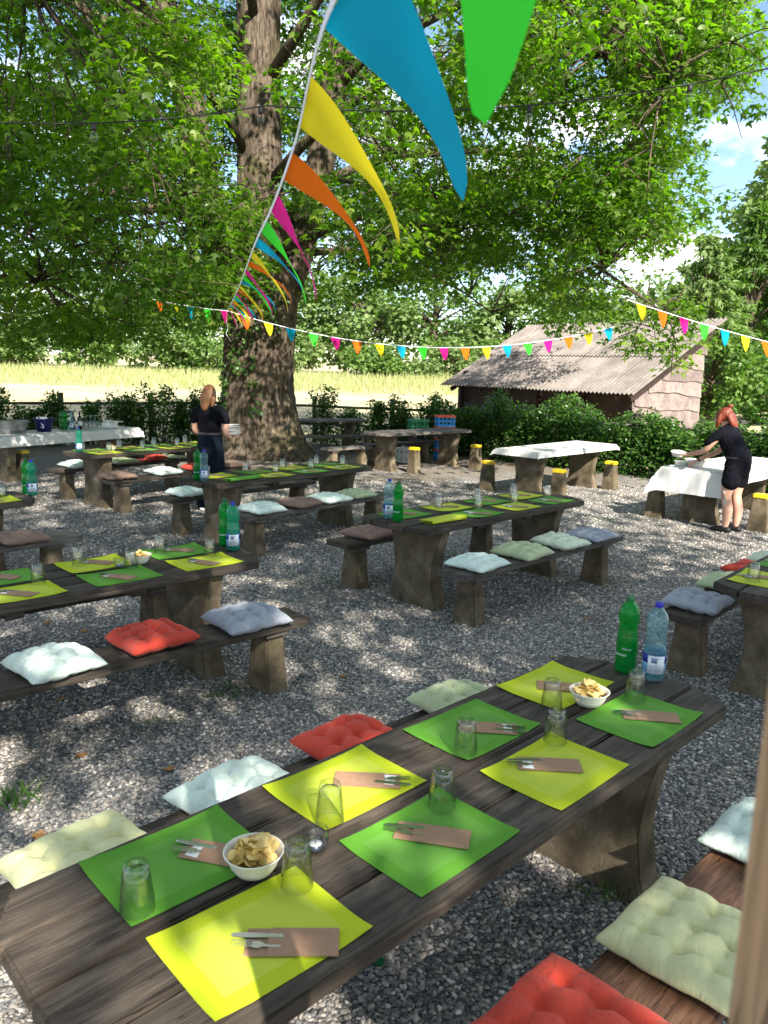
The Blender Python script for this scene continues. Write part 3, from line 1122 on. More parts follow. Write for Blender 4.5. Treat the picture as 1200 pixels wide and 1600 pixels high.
FAR = 'trees along the far edge of the field'
far = [  # x, y, height, radius, crown base, material
    (-44, 74, 12, 7, 1.0, 'leaf_far'), (-33, 70, 10, 6, .6, 'leaf_far_pale'), (-25, 72, 13, 6, 1.0, 'leaf_far'), (-17, 69, 9, 5, .5, 'leaf_far_pale'),
    (-9, 71, 12, 6, .8, 'leaf_far'), (-2, 68, 8, 4.5, .3, 'leaf_far_pale'), (4, 70, 10, 5, .3, 'leaf_far'), (9.5, 64, 7, 3.6, .2, 'leaf_far_pale'),
    (14, 67, 9, 4.5, .2, 'leaf_far'), (20, 63, 8.5, 4.5, .3, 'leaf_far_pale'), (26, 62, 10, 5, .3, 'leaf_far'), (34, 60, 9, 5, .3, 'leaf_far_pale')]
FAR_LABEL = {'leaf_far': 'mid green bushy tree at the far edge of the field', 'leaf_far_pale': 'pale green bushy tree at the far edge of the field'}
for i, (x, y, h, r, z0, m) in enumerate(far):
    make_tree('field_tree', FAR_LABEL[m], (x, y, float(field_z(x, y)) - 0.1), h, r, z0, 5200, 0.46, m, 100 + i, FAR, clumps=55, trunk_r=0.3)
# low bushes along the far edge
for i in range(16):
    x = -46 + i * 5.6 + rnd.uniform(-1.5, 1.5)
    y = 61 + rnd.uniform(-2, 2)
    m = 'leaf_far_pale' if i % 2 else 'leaf_far'
    make_tree('field_bush', ('pale' if i % 2 else 'dark') + ' green bush before the trees on the far field edge', (x, y, float(field_z(x, y)) - 0.1), rnd.uniform(2.2, 4.2), rnd.uniform(2.4, 3.6), 0.1,
              2600, 0.36, m, 300 + i, 'bushes along the far field edge', clumps=30, trunk_r=0.1, cat='bush')
make_tree('spruce_tree', 'tall green spruce behind the shed with drooping branches', (16.9, 38, .3), 9.4, 3.2, 0.6, 10000, 0.42, 'leaf_far', 201, shape=LEAF_SPRAY, conifer=True, clumps=170)
make_tree('spruce_tree', 'lighter spruce close behind the weatherboarded shed end', (13.9, 36, .3), 7.8, 3.2, 0.4, 8000, 0.40, 'leaf_far_pale', 202, shape=LEAF_SPRAY, conifer=True, clumps=150)
make_tree('tall_tree', 'tall airy pale green tree rising above the spruces', (19.6, 40, .4), 14.0, 3.3, 1.5, 12000, 0.32, 'leaf_far_pale', 203, clumps=80, trunk_r=0.28, solid=0.3)
make_tree('tall_tree', 'round mid green tree beside the airy pale one', (22.5, 46, .5), 11.5, 4.6, 0.6, 9000, 0.36, 'leaf_far', 205, clumps=70, trunk_r=0.3)
make_tree('field_bush', 'rounded green bush growing by the shed end', (11.8, 29, .1), 3.4, 1.7, 0.1, 5000, 0.20, 'leaf_far', 204, clumps=40, trunk_r=0.1, cat='bush')
make_tree('field_bush', 'leafy green bush beneath the tall spruce', (15.6, 32, .15), 3.0, 2.2, 0.1, 5000, 0.22, 'leaf_hedge', 206, clumps=40, trunk_r=0.1, cat='bush')


# ------------------------------------------------------------------ tall grass before the trees
def make_tall_grass():
    g = np.random.default_rng(5)
    n = 26000
    x = g.uniform(-45, 40, n)
    y = g.uniform(43, 60, n)
    z = field_z(x, y)
    D = np.stack([g.normal(size=n) * .25, g.normal(size=n) * .25, np.ones(n)], 1)
    N = np.stack([g.normal(size=n), g.normal(size=n), np.full(n, .2)], 1)
    N /= np.linalg.norm(N, axis=1, keepdims=True)
    me = leaves_mesh('tall_grass', np.stack([x, y, z - 0.05], 1), D, N, g.uniform(0.35, 0.75, n), LEAF_BLADE, 'grass_tall', g.random(n))
    tag(ob('tall_grass', me), 'strip of tall yellow green grass across the field', 'grass', kind='stuff')


make_tall_grass()


# ------------------------------------------------------------------ hedge and fence along the yard
def hedge_pt(s):
    d = [0]
    for a, b in zip(HEDGE[:-1], HEDGE[1:]):
        d.append(d[-1] + math.dist(a, b))
    s = max(0, min(d[-1] - 1e-6, s))
    k = max(j for j in range(len(d)) if d[j] <= s)
    k = min(k, len(HEDGE) - 2)
    f = (s - d[k]) / (d[k + 1] - d[k])
    a, b = HEDGE[k], HEDGE[k + 1]
    return a[0] + (b[0] - a[0]) * f, a[1] + (b[1] - a[1]) * f, math.atan2(b[1] - a[1], b[0] - a[0]), d[-1]


def make_shrub(x, y, h, r, n, seed, label, group, size=0.085, top=1.0):
    g = np.random.default_rng(seed)
    root = empty('hedge_shrub', (x, y, 0))
    tag(root, label, 'shrub', group)
    mb = MB()
    tips = []
    for k in range(7):
        a = g.random() * 2 * PI
        t = Vector((r * .75 * math.cos(a) * g.random(), r * .75 * math.sin(a) * g.random(), h * (0.72 + 0.36 * g.random())))
        q = Vector((0.08 * math.cos(a), 0.08 * math.sin(a), -0.02))
        mb.tube(bezier(q, (q + t) / 2 + Vector((t.x * .3, t.y * .3, 0)), t, 5), [0.014, 0.011, 0.008, 0.006, 0.003], 5)
        tips.append(t)
    mb.build('stem', 'dry_bark', root, smooth=True)
    tips = np.array([tuple(t) for t in tips])
    k = g.integers(0, len(tips), n)
    f = g.random(n) ** 0.8
    base = tips[k] * np.stack([f ** .7, f ** .7, np.clip(f, .04, 1)], 1)
    off = g.normal(size=(n, 3)) * np.array([r * .42, r * .42, 0.10]) * (1.05 - 0.75 * f[:, None])
    P = base + off
    P[:, 2] = np.abs(P[:, 2]) + 0.03
    D = rand_dirs(g, n, 0.1) + off * 1.2
    N = rand_norms(g, n, 0.7)
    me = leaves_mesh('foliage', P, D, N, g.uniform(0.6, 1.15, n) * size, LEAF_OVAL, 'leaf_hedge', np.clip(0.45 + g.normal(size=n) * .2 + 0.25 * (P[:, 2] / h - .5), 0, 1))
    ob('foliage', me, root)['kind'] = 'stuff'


def make_hedges():
    tot = hedge_pt(0)[3]
    s, i = 0.4, 0
    while s < tot - 0.4:
        x, y, a, _ = hedge_pt(s)
        right = x > 0.9
        if right:
            h, r, n, st = rnd.uniform(1.0, 1.5), rnd.uniform(.52, .66), 2350, 0.56
            wherel = 'behind the crates' if x < 1.9 else 'below the shed roof' if x < 4.0 else 'behind the empty white cloth' if x < 5.6 else 'behind the red haired person'
            lab, grp = 'dense leafy green hedge shrub ' + wherel, 'shrubs of the dense hedge'
        else:
            h, r, n, st = rnd.uniform(.85, 1.5), rnd.uniform(.36, .56), 1900, rnd.uniform(.42, .72)
            wherel = 'behind the bare table by the trunk' if x > -2.5 else 'between drinks table and trunk' if x > -5.5 else 'behind the drinks table'
            lab, grp = ('tall ' if h > 1.2 else 'low ') + 'loose leafy shrub on the fence ' + wherel, 'loose shrubs along the fence'
        if -3.6 < x < -1.9:
            s += st
            continue
        make_shrub(x, y - 0.05 + (0 if right else 0.0), h, r, n, 500 + i, lab, grp)
        if right:
            x2, y2 = x - math.sin(a) * -0.35, y + math.cos(a) * -0.35
            make_shrub(x2, y2 + 0.5, h * .98, r, 1300, 900 + i, lab, grp)
        s += st
        i += 1
    # fence: posts and two rails per bay, just outside the shrubs
    fence = empty('rail_fence', (HEDGE[4][0], HEDGE[4][1], 0))
    tag(fence, 'dark wooden rail fence behind the shrubs around the yard', 'fence')
    off = Vector(fence.location)
    pm = bevelled(MB().box((0, 0, .6), (.11, .11, 1.2)).mesh('post', 'wood_fence'), .012, 1)
    s, pts = 0.2, []
    while s < tot:
        x, y, a, _ = hedge_pt(s)
        pts.append(Vector((x + math.sin(a) * .0, y + 0.42, 0)))
        s += 2.1
    for p in pts:
        ob('post', pm, fence, p - off, (0, 0, rnd.uniform(-.2, .2)))
    for a, b in zip(pts[:-1], pts[1:]):
        for z in (0.95, 0.48):
            mb = MB().tube([a - off + Vector((0, -.0, z)), (a + b) / 2 - off + Vector((0, 0, z + rnd.uniform(-.02, .02))), b - off + Vector((0, 0, z))], [.034, .03, .032], 8)
            mb.build('rail', 'wood_fence', fence, smooth=True)


make_hedges()


# ------------------------------------------------------------------ shed
def make_shed():
    c0 = Vector((6.15, 20.0, 0))                 # front corner by the boarded end
    e = Vector((-0.60, 0.80, 0)).normalized()    # along the eaves, away from the corner
    gdir = Vector((0.80, 0.60, 0)).normalized()  # along the boarded end
    L, D = 6.6, 3.25
    ze, zr = 1.62, 3.22
    root = empty('shed', c0)
    tag(root, 'low open shed with a corrugated grey roof and pale wavy boarded end', 'shed')
    P = lambda a, b, z: tuple(e * a + gdir * b + Vector((0, 0, z)))
    half = 3.1
    over = .35
    # corrugated roof sheets: separate sheets in two courses on the front slope, one mesh each for the back
    def sheet(a0, a1, b0, b1, lift, back=False):
        V, F = [], []
        na = max(8, int((a1 - a0) / 0.022))
        nb = 3
        for j in range(nb + 1):
            b = b0 + (b1 - b0) * j / nb
            z = ze + (zr - ze) * (b / half if not back else (D - b) / half) + lift
            for i in range(na + 1):
                a = a0 + (a1 - a0) * i / na
                V.append(P(a, b, z + 0.022 * math.sin(a / 0.13 * 2 * PI)))
        for j in range(nb):
            for i in range(na):
                k = j * (na + 1) + i
                F.append((k, k + 1, k + na + 2, k + na + 1))
        n = len(V)
        V += [(x, y, z - 0.012) for x, y, z in V]
        F += [tuple(reversed([i + n for i in f])) for f in F]
        return mesh_from('roof_sheet', V, F, 'roof_sheet', True)
    ns = 7
    for k in range(ns):
        a0, a1 = -over + (L + 2 * over) * k / ns, -over + (L + 2 * over) * (k + 1) / ns + .05
        g = rnd.uniform(-.004, .004)
        ob('roof_sheet', sheet(a0, a1, -over, half * .52, 0.03 + g + .004 * (k % 2)), root)
        ob('roof_sheet', sheet(a0, a1, half * .47, half + .42, 0.062 + g + .004 * (k % 2)), root)
    # barge board and rafters at the boarded end
    def bar(a, p, q, w, h, name, mat):
        p, q = Vector(p), Vector(q)
        d = (q - p)
        m = MB().box((0, 0, 0), (d.length, w, h)).mesh(name, mat)
        o = ob(name, m, root, (p + q) / 2)
        o.rotation_euler = d.to_track_quat('X', 'Z').to_euler()
        return o
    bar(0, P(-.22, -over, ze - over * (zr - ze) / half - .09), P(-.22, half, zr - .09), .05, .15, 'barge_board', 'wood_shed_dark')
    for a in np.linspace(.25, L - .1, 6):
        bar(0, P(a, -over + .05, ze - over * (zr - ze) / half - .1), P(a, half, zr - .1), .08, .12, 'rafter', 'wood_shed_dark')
    # live-edge boards on the end wall, each lapping the one below
    z = -0.05
    k = 0
    while z < zr - .1:
        hgt = rnd.uniform(.34, .46)
        V, F = [], []
        n = 26
        zc = z + hgt
        b_in = 0.0 if zc < ze else half * (zc - ze) / (zr - ze)
        b0, b1 = b_in * .8 + .02, half - .1 + rnd.uniform(-.08, .08)
        if b1 - b0 < .25:
            break
        ph = rnd.uniform(0, 6)
        for i in range(n + 1):
            b = b0 + (b1 - b0) * i / n
            lo = z - .05 - .06 * b + .03 * math.sin(b * 2.6 + ph) + .012 * math.sin(b * 7.3 + 2 * ph)
            top_lim = ze + (zr - ze) * b / half - .05
            hi = min(z + hgt + .03, max(top_lim, lo + .03))
            V += [P(-.075, b, lo), P(-.02, b, hi), P(-.045, b, lo), P(0.0, b, hi)]
        for i in range(n):
            q = i * 4
            F += [(q, q + 4, q + 5, q + 1), (q + 2, q + 3, q + 7, q + 6), (q, q + 2, q + 6, q + 4), (q + 1, q + 5, q + 7, q + 3)]
        F += [(0, 1, 3, 2), (n * 4, n * 4 + 2, n * 4 + 3, n * 4 + 1)]
        ob('board', mesh_from('board', V, F, 'wood_shed'), root)
        z += hgt - .02
        k += 1
    # dark back and far walls, posts along the open front
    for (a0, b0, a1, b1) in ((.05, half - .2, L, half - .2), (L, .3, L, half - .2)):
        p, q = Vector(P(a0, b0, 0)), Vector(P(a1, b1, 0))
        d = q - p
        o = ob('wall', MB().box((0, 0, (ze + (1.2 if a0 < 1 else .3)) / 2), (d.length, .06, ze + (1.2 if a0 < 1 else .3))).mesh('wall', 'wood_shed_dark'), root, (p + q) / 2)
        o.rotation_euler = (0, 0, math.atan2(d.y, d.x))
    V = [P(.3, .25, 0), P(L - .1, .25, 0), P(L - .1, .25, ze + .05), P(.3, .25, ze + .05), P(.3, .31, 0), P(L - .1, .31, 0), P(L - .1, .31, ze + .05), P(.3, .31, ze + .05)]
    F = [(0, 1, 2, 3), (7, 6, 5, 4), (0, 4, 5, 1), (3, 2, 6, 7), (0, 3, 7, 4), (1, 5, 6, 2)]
    ob('front_shade_panel', mesh_from('front_shade_panel', V, F, 'wood_shed_dark'), root)  # near-black panel across the open front, standing in for the shade inside
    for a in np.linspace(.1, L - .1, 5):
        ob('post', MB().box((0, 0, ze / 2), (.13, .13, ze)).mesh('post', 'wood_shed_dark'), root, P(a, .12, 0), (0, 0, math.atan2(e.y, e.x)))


make_shed()


# ------------------------------------------------------------------ weeds in the gravel, fallen leaves
def make_weeds():
    g = np.random.default_rng(9)
    Ps, Ds, Ns, Ss = [], [], [], []
    spots = [(-1.63, 3.30, 60, .09, .11), (3.54, 8.73, 60, .28, .05), (-0.6, 7.3, 80, .32, .05), (1.43, 6.17, 50, .25, .05), (-1.2, 5.0, 90, .22, .06), (-1.18, 4.14, 45, .10, .05), (.5, 6.4, 60, .2, .06),
             (-.95, 4.55, 60, .14, .07), (2.2, 7.3, 60, .2, .06), (.92, 2.78, 46, .10, .09), (-.8, 7.2, 50, .2, .05), (.2, 8.7, 50, .3, .05), (-3.4, 10.6, 50, .2, .06), (1.7, 13, 50, .3, .05),
             (-1.9, 6.6, 50, .25, .05), (.8, 14.4, 60, .4, .05), (3.0, 6.3, 40, .2, .05), (-.3, 5.5, 40, .2, .04), (.6, 4.6, 30, .15, .04), (-2.6, 4.3, 40, .2, .06)]
    for i in range(46):
        y = g.uniform(4, 15)
        spots.append((g.uniform(-.5, .5) * y, y, 26, .16, .045))
    for (x, y, n, r, s) in spots:
        a = g.random(n) * 6.28
        q = r * g.random(n) ** .6
        P = np.stack([x + q * np.cos(a), y + q * np.sin(a), np.full(n, .005)], 1)
        Ps.append(P)
        up = 1.0 if s > .08 else .45
        Ds.append(np.stack([g.normal(size=n) * .5, g.normal(size=n) * .5, np.full(n, up)], 1))
        Nn = g.normal(size=(n, 3))
        Nn[:, 2] += .8
        Ns.append(Nn / np.linalg.norm(Nn, axis=1, keepdims=True))
        Ss.append(g.uniform(.5, 1.2, n) * s)
    P = np.concatenate(Ps)
    me = leaves_mesh('weeds', P, np.concatenate(Ds), np.concatenate(Ns), np.concatenate(Ss), LEAF_BLADE, 'leaf_weed', g.random(len(P)))
    tag(ob('weeds', me), 'small green weeds sprouting in patches from the gravel', 'weeds', kind='stuff')
    # dry leaves lying on the stones
    lm = []
    sh, polys = LEAF_MAPLE
    for k in range(3):
        V = [(x * .06, y * .06, abs(z) * .05 + .012 * (y * y + x * x) * (k - 1)) for x, y, z in sh]
        V2 = V + [(x, y, z - .0015) for x, y, z in V]
        F = list(polys) + [tuple(reversed([i + len(V) for i in f])) for f in polys]
        lm.append(mesh_from('fallen_leaf', V2, F, 'dead_leaf'))
    for i, (x, y) in enumerate([(-1.02, 3.62), (-1.50, 3.72), (-1.72, 3.22), (-1.45, 3.05), (1.72, 3.3), (1.60, 3.05), *[(rnd.uniform(-.45, .45) * yy, yy) for yy in [2.6 + .45 * q for q in range(26)]], (-.6, 6.0), (.3, 4.3), (-2.2, 5.6), (1.2, 5.3), (2.6, 6.9), (-.2, 9.2)]):
        o = ob('fallen_leaf', lm[i % 3], None, (x, y, .016), (rnd.uniform(-.2, .2), rnd.uniform(-.2, .2), rnd.uniform(0, 6)))
        tag(o, 'small dry brown leaf lying on the gravel', 'leaf', 'dry leaves on the gravel')


make_weeds()


# ================================================================== FURNITURE
def extrude_outline(pts, z0, z1):
    n = len(pts)
    V = [(x, y, z0) for x, y in pts] + [(x, y, z1) for x, y in pts]
    F = [tuple(reversed(range(n))), tuple(range(n, 2 * n))] + [(i, (i + 1) % n, n + (i + 1) % n, n + i) for i in range(n)]
    return V, F


def plank_mesh(L, w, th, mat, seed, ch0=0.0, ch1=0.0, name='plank'):
    """a sawn board along x, centred, top at z = 0; ch0 / ch1: corner cut on its -y / +y side"""
    g = random.Random(seed)
    h = w / 2
    ns = 7
    bot = [(-L / 2 + ch0 + g.uniform(0, .012), -h)] + [(-L / 2 + ch0 + (L - 2 * ch0) * i / ns, -h + g.uniform(-.003, .002)) for i in range(1, ns)] + [(L / 2 - ch0 - g.uniform(0, .012), -h)]
    top = [(L / 2 - ch1 - g.uniform(0, .012), h)] + [(L / 2 - ch1 - (L - 2 * ch1) * i / ns, h + g.uniform(-.002, .003)) for i in range(1, ns)] + [(-L / 2 + ch1 + g.uniform(0, .012), h)]
    V, F = extrude_outline(bot + top, -th, 0)
    me = mesh_from(name, V, F, mat)
    return smooth_by_angle(bevelled(me, 0.007, 2), 50)


def support_mesh(top=.62, waist=.45, foot=.60, h=.69, th=.13, seed=0, skew=0.0):
    """upright slab under a table, wide at head and foot with hollow sides; width along y, thickness along x"""
    g = random.Random(seed)
    n = 14
    V, F = [], []
    for i in range(n + 1):
        f = i / n
        z = -.03 + (h + .03) * f
        if f < .42:
            w = waist + (foot - waist) * (1 - f / .42) ** 1.7
        else:
            w = waist + (top - waist) * ((f - .42) / .58) ** 1.9
        t = th * (1.18 - .25 * f)
        j = g.uniform(-.004, .004)
        a, b = -w / 2 + j + skew * f, w / 2 + j + skew * f
        V += [(-t / 2, a, z), (t / 2, a, z), (t / 2, b, z), (-t / 2, b, z)]
    for i in range(n):
        q = i * 4
        for k in range(4):
            F.append((q + k, q + (k + 1) % 4, q + 4 + (k + 1) % 4, q + 4 + k))
    F += [(3, 2, 1, 0), (n * 4, n * 4 + 1, n * 4 + 2, n * 4 + 3)]
    return smooth_by_angle(bevelled(mesh_from('support', V, F, 'concrete'), .012, 2), 50)


def leg_mesh(h=.395, top=.17, foot=.245, th=.125):
    V, F = [], []
    n = 5
    for i in range(n + 1):
        f = i / n
        w = foot + (top - foot) * f
        t = th * (1.2 - .2 * f)
        z = -.03 + (h + .03) * f
        V += [(-t / 2, -w / 2, z), (t / 2, -w / 2, z), (t / 2, w / 2, z), (-t / 2, w / 2, z)]
    for i in range(n):
        q = i * 4
        for k in range(4):
            F.append((q + k, q + (k + 1) % 4, q + 4 + (k + 1) % 4, q + 4 + k))
    F += [(3, 2, 1, 0), (n * 4, n * 4 + 1, n * 4 + 2, n * 4 + 3)]
    return smooth_by_angle(bevelled(mesh_from('leg', V, F, 'concrete'), .01, 2), 50)


SUPPORT = [support_mesh(seed=k) for k in range(3)]
LEG = leg_mesh()
BATTEN = bevelled(MB().box((0, 0, 0), (.10, .56, .06)).mesh('batten', 'wood_dark'), .006, 1)
SBATTEN = bevelled(MB().box((0, 0, 0), (.16, .24, .035)).mesh('batten', 'wood_grey'), .005, 1)
SEAT_Z = .45


class Frame:
    def __init__(s, cx, cy, deg, z=0.0):
        s.c, s.t = Vector((cx, cy, z)), R(deg)
        s.u = Vector((math.cos(s.t), math.sin(s.t), 0))
        s.n = Vector((-math.sin(s.t), math.cos(s.t), 0))

    def p(s, a, v, z=0.0):
        return s.c + s.u * a + s.n * v + Vector((0, 0, z))

    def loc(s, x, y):
        d = Vector((x, y, 0)) - Vector((s.c.x, s.c.y, 0))
        return d.dot(s.u), d.dot(s.n)


def make_table(fr, L, W, label, group, mat='wood_dark', seed=0, n=4, inset=.40, ch=.10):
    root = empty('garden_table', fr.c, fr.t)
    tag(root, label, 'table', group)
    w = W / n
    for k in range(n):
        me = plank_mesh(L - rnd.uniform(0, .03), w - .009, .05, mat, seed * 10 + k, ch if k == 0 else 0, ch if k == n - 1 else 0)
        ob('plank', me, root, (rnd.uniform(-.008, .008), -W / 2 + w * (k + .5), .75 + rnd.uniform(-.002, .001)))
    for i, s in enumerate((-1, 1)):
        ob('support', SUPPORT[(seed + i) % 3], root, (s * (L / 2 - inset), 0, 0), (0, 0, 0 if s < 0 else PI))
    for s in (-.35, .35):
        ob('batten', BATTEN, root, (s, 0, .75 - .052 - .03))
    return root


def make_bench(fr, a, v, L, label, group, mat='wood_dark', seed=0, w=.29, inset=.30, rz=0.0, legs=(-1, 1), ch=.06):
    root = empty('garden_bench', fr.p(a, v), fr.t + rz)
    tag(root, label, 'bench', group)
    ob('seat', plank_mesh(L, w, .048, mat, 700 + seed, ch, ch, 'seat'), root, (0, 0, SEAT_Z))
    for s in legs:
        ob('leg', LEG, root, (s * (L / 2 - inset), 0, 0))
        ob('batten', SBATTEN, root, (s * (L / 2 - inset), 0, SEAT_Z - .048 - .0185))
    return root


# ------------------------------------------------------------------ cushions
def cushion_mesh(seed, mat, w=.41, th=.095):
    g = random.Random(seed)
    n = 40
    btn = [(-1 / 3., -1 / 3.), (1 / 3., -1 / 3.), (-1 / 3., 1 / 3.), (1 / 3., 1 / 3.), (0, 0)]
    btn = [(x * .5, y * .5) for x in (-1, 0, 1) for y in (-1, 0, 1)]
    bend = g.uniform(-.012, .012)
    ph = [g.uniform(0, 6) for _ in range(6)]
    V = []
    idx = {}

    def height(x, y):
        e = max(0.0, 1 - abs(x) ** 3.2) ** .5 * max(0.0, 1 - abs(y) ** 3.2) ** .5
        d = 0
        for bx, by in btn:
            d += math.exp(-((x - bx) ** 2 + (y - by) ** 2) / .010)
        wx, wy = x + .05 * math.sin(4 * y + ph[2]), y + .05 * math.sin(4 * x + ph[1])
        fx, fy = ((wx + 1) * 2) % 1.0, ((wy + 1) * 2) % 1.0
        puff = (max(0, 1 - abs(2 * fx - 1) ** 2.2) * max(0, 1 - abs(2 * fy - 1) ** 2.2)) ** .6
        q = .58 + .42 * puff * (.8 + .3 * math.sin(3.1 * x + ph[3]) * math.sin(2.7 * y + ph[4])) - .46 * min(1, d)
        q += .05 * math.sin(7 * x + ph[0]) * math.sin(6 * y + ph[1]) + .018 * math.sin(23 * x + 9 * y + ph[5]) + .015 * math.sin(31 * y - 12 * x + ph[2])
        return e * max(.12, q)

    F = []
    for side in (1, -1):
        for j in range(n + 1):
            for i in range(n + 1):
                x, y = -1 + 2 * i / n, -1 + 2 * j / n
                border = i in (0, n) or j in (0, n)
                if side < 0 and border:
                    idx[(side, i, j)] = idx[(1, i, j)]
                    continue
                sq = 1 - .055 * (1 - y * y) * abs(x) ** 3 - 0
                sq2 = 1 - .055 * (1 - x * x) * abs(y) ** 3
                X = x * w / 2 * sq + .004 * math.sin(5 * y + ph[2])
                Y = y * w / 2 * sq2 + .004 * math.sin(5 * x + ph[3])
                # rounded corners
                k = max(0, abs(x) + abs(y) - 1.72) * .10
                X -= math.copysign(k * w / 2, x)
                Y -= math.copysign(k * w / 2, y)
                hz = height(x, y)
                Z = th * .36 + (hz * th * .64 if side > 0 else -min(hz * 1.6, 1) * th * .36)
                Z += bend * (x * x) + .004 * math.sin(3 * y + ph[4])
                idx[(side, i, j)] = len(V)
                V.append((X, Y, Z))
        for j in range(n):
            for i in range(n):
                q = (idx[(side, i, j)], idx[(side, i + 1, j)], idx[(side, i + 1, j + 1)], idx[(side, i, j + 1)])
                F.append(q if side > 0 else tuple(reversed(q)))
    zm = min(v[2] for v in V)
    V = [(x, y, z - zm) for x, y, z in V]
    return mesh_from('cushion', V, F, mat, True)


CUSH = {}
CNAME = dict(mint='mint white', pale_yellow='pale yellow', sage='sage green', red='dark red', coral='coral red', grey='blue grey', brown='brown', cream='pale cream')


def cushion(p, rz, colour, label, group, th=1.0, k=None, z=SEAT_Z):
    k = rnd.randrange(2) if k is None else k
    if (colour, k) not in CUSH:
        CUSH[(colour, k)] = cushion_mesh(40 + k * 13 + len(colour), 'cushion_' + colour)
    o = ob('cushion', CUSH[(colour, k)], None, (p.x, p.y, z + .001), (rnd.uniform(-.02, .02), rnd.uniform(-.02, .02), rz + rnd.uniform(-.12, .12)), (rnd.uniform(.95, 1.06), rnd.uniform(.94, 1.04), th * rnd.uniform(.92, 1.12)))
    return tag(o, label, 'cushion', group)


# ------------------------------------------------------------------ tableware
def sheet_mesh(mat, w=.405, d=.30, folded=False, seed=0):
    g = random.Random(seed)
    V, F = [], []
    if not folded:
        nx, ny = 10, 8
        for s in (1, 0):
            for j in range(ny + 1):
                for i in range(nx + 1):
                    x, y = -1 + 2 * i / nx, -1 + 2 * j / ny
                    cu = [.2, .9, .5, 1.0][(seed + (x > 0) * 2 + (y > 0)) % 4]
                    lift = .009 * cu * (max(0, abs(x) + abs(y) - 1.45) / .55) ** 1.6 + .0010 * math.sin(3 * x + seed) * (1 - y * y)
                    lift = max(lift, 0)
                    V.append((x * w / 2, y * d / 2, lift + (.0009 if s else 0)))
        m = (nx + 1) * (ny + 1)
        for j in range(ny):
            for i in range(nx):
                q = j * (nx + 1) + i
                F.append((q, q + 1, q + nx + 2, q + nx + 1))
                F.append(tuple(m + t for t in (q + nx + 1, q + nx + 2, q + 1, q)))
        return mesh_from('placemat', V, F, mat, True)
    # folded in half along its length, the upper leaf springing up along the fold
    nx, ny = 10, 14
    prof = []
    for i in range(ny + 1):
        t = i / ny
        if t < .45:
            prof.append((-.5 + t / .45 * 1.0, 0.0))
        elif t < .62:
            q = (t - .45) / .17 * PI
            prof.append((.5 + .10 * math.sin(q), .017 - .017 * math.cos(q)))
        else:
            q = (t - .62) / .38
            prof.append((.5 - q * 1.0, .034 - .014 * q))
    for s in (1, 0):
        for (y, z) in prof:
            for i in range(nx + 1):
                x = -1 + 2 * i / nx
                V.append((x * w / 2, y * d / 2, z * (1 - .25 * x) + (.0009 if s else 0)))
    m = (nx + 1) * (ny + 1)
    for j in range(ny):
        for i in range(nx):
            q = j * (nx + 1) + i
            F.append((q, q + 1, q + nx + 2, q + nx + 1))
            F.append(tuple(m + t for t in (q + nx + 1, q + nx + 2, q + 1, q)))
    return mesh_from('placemat', V, F, mat, True)


MAT_ME = {c: [sheet_mesh('paper_' + c, seed=k) for k in range(3)] for c in ('lime', 'green')}
MAT_FOLD = {c: sheet_mesh('paper_' + c, folded=True) for c in ('lime', 'green')}


def tumbler_mesh():
    # stands upside down: rim at z = 0, thick faceted foot on top
    H, r0, r1 = .118, .0405, .0300
    n = 40
    fac = lambda a, z, r: 1.0 - (.050 * (1 - abs(math.cos(4.5 * a)))  * max(0, min(1, (z - .035) / .03)))
    mb = MB()
    outer = [(r0, 0), (r0 * 1.004, .004), (r0 - .001, .03), (r0 - .0035, .055), (r0 - .0065, .085), (r1 + .001, .108), (r1 - .002, H - .002), (r1 - .006, H), (.012, H - .002), (.001, H - .004)]
    V0 = mb.lathe(outer, n, mod=fac, close=False)
    inner = [(r0 - .0022, 0), (r0 - .0032, .03), (r0 - .0062, .055), (r0 - .0095, .085), (r1 - .004, .098), (.012, .101), (.001, .102)]
    mb.lathe(list(inner)[::-1], n, close=False)
    # rim between the two walls
    a0, b0 = 0, (len(outer) + len(inner) - 1) * n
    mb.f += [(a0 + (k + 1) % n, a0 + k, b0 + k, b0 + (k + 1) % n) for k in range(n)]
    return smooth_by_angle(mb.mesh('tumbler', 'glass'), 60)


TUMBLER = tumbler_mesh()


def fork_mesh():
    mb = MB()
    # head and tines lie along -x from the pouch mouth
    mb.box((.02, 0, .0015), (.06, .008, .002))
    mb.add(*extrude_outline([(-.012, -.0085), (.0, -.011), (.012, -.006), (.012, .006), (.0, .011), (-.012, .0085)], .0005, .003))
    for k in range(4):
        y = -.0085 + .0056 * k
        V, F = extrude_outline([(-.058, y + .0006), (-.058, y + .0016), (-.012, y + .0026), (-.012, y - .0004)], .002, .0038)
        V = [(x, yy, z + .10 * max(0, -x - .03) ** 1.0 * .25) for x, yy, z in V]
        mb.add(V, F)
    return mb.mesh('fork', 'steel', False)


def knife_mesh():
    o = [(.05, -.006), (.05, .006), (-.03, .009), (-.055, .008), (-.066, .002), (-.06, -.005), (-.03, -.008)]
    V, F = extrude_outline(o, .0008, .0032)
    return bevelled(mesh_from('knife', V, F, 'steel'), .0008, 1)


def pouch_meshes():
    a = bevelled(MB().box((0, 0, .0007), (.205, .085, .0014)).mesh('back_sheet', 'kraft'), .0005, 1)
    V, F = extrude_outline([(-.050, -.0425), (.1025, -.0425), (.1025, .0425), (-.050, .0425), (-.054, 0)], .0014, .0030)
    V = [(x, y, z + .0030 * (1 - min(1, abs(y) / .042) ** 2) * (1 if z > .002 else .8)) for x, y, z in V]
    b = mesh_from('front_sheet', V, F, 'kraft')
    V, F = extrude_outline([(-.088, -.030), (-.05, -.034), (-.045, .020), (-.082, .026)], .0014, .0026)
    nap = mesh_from('napkin', V, F, 'napkin')
    return a, b, nap


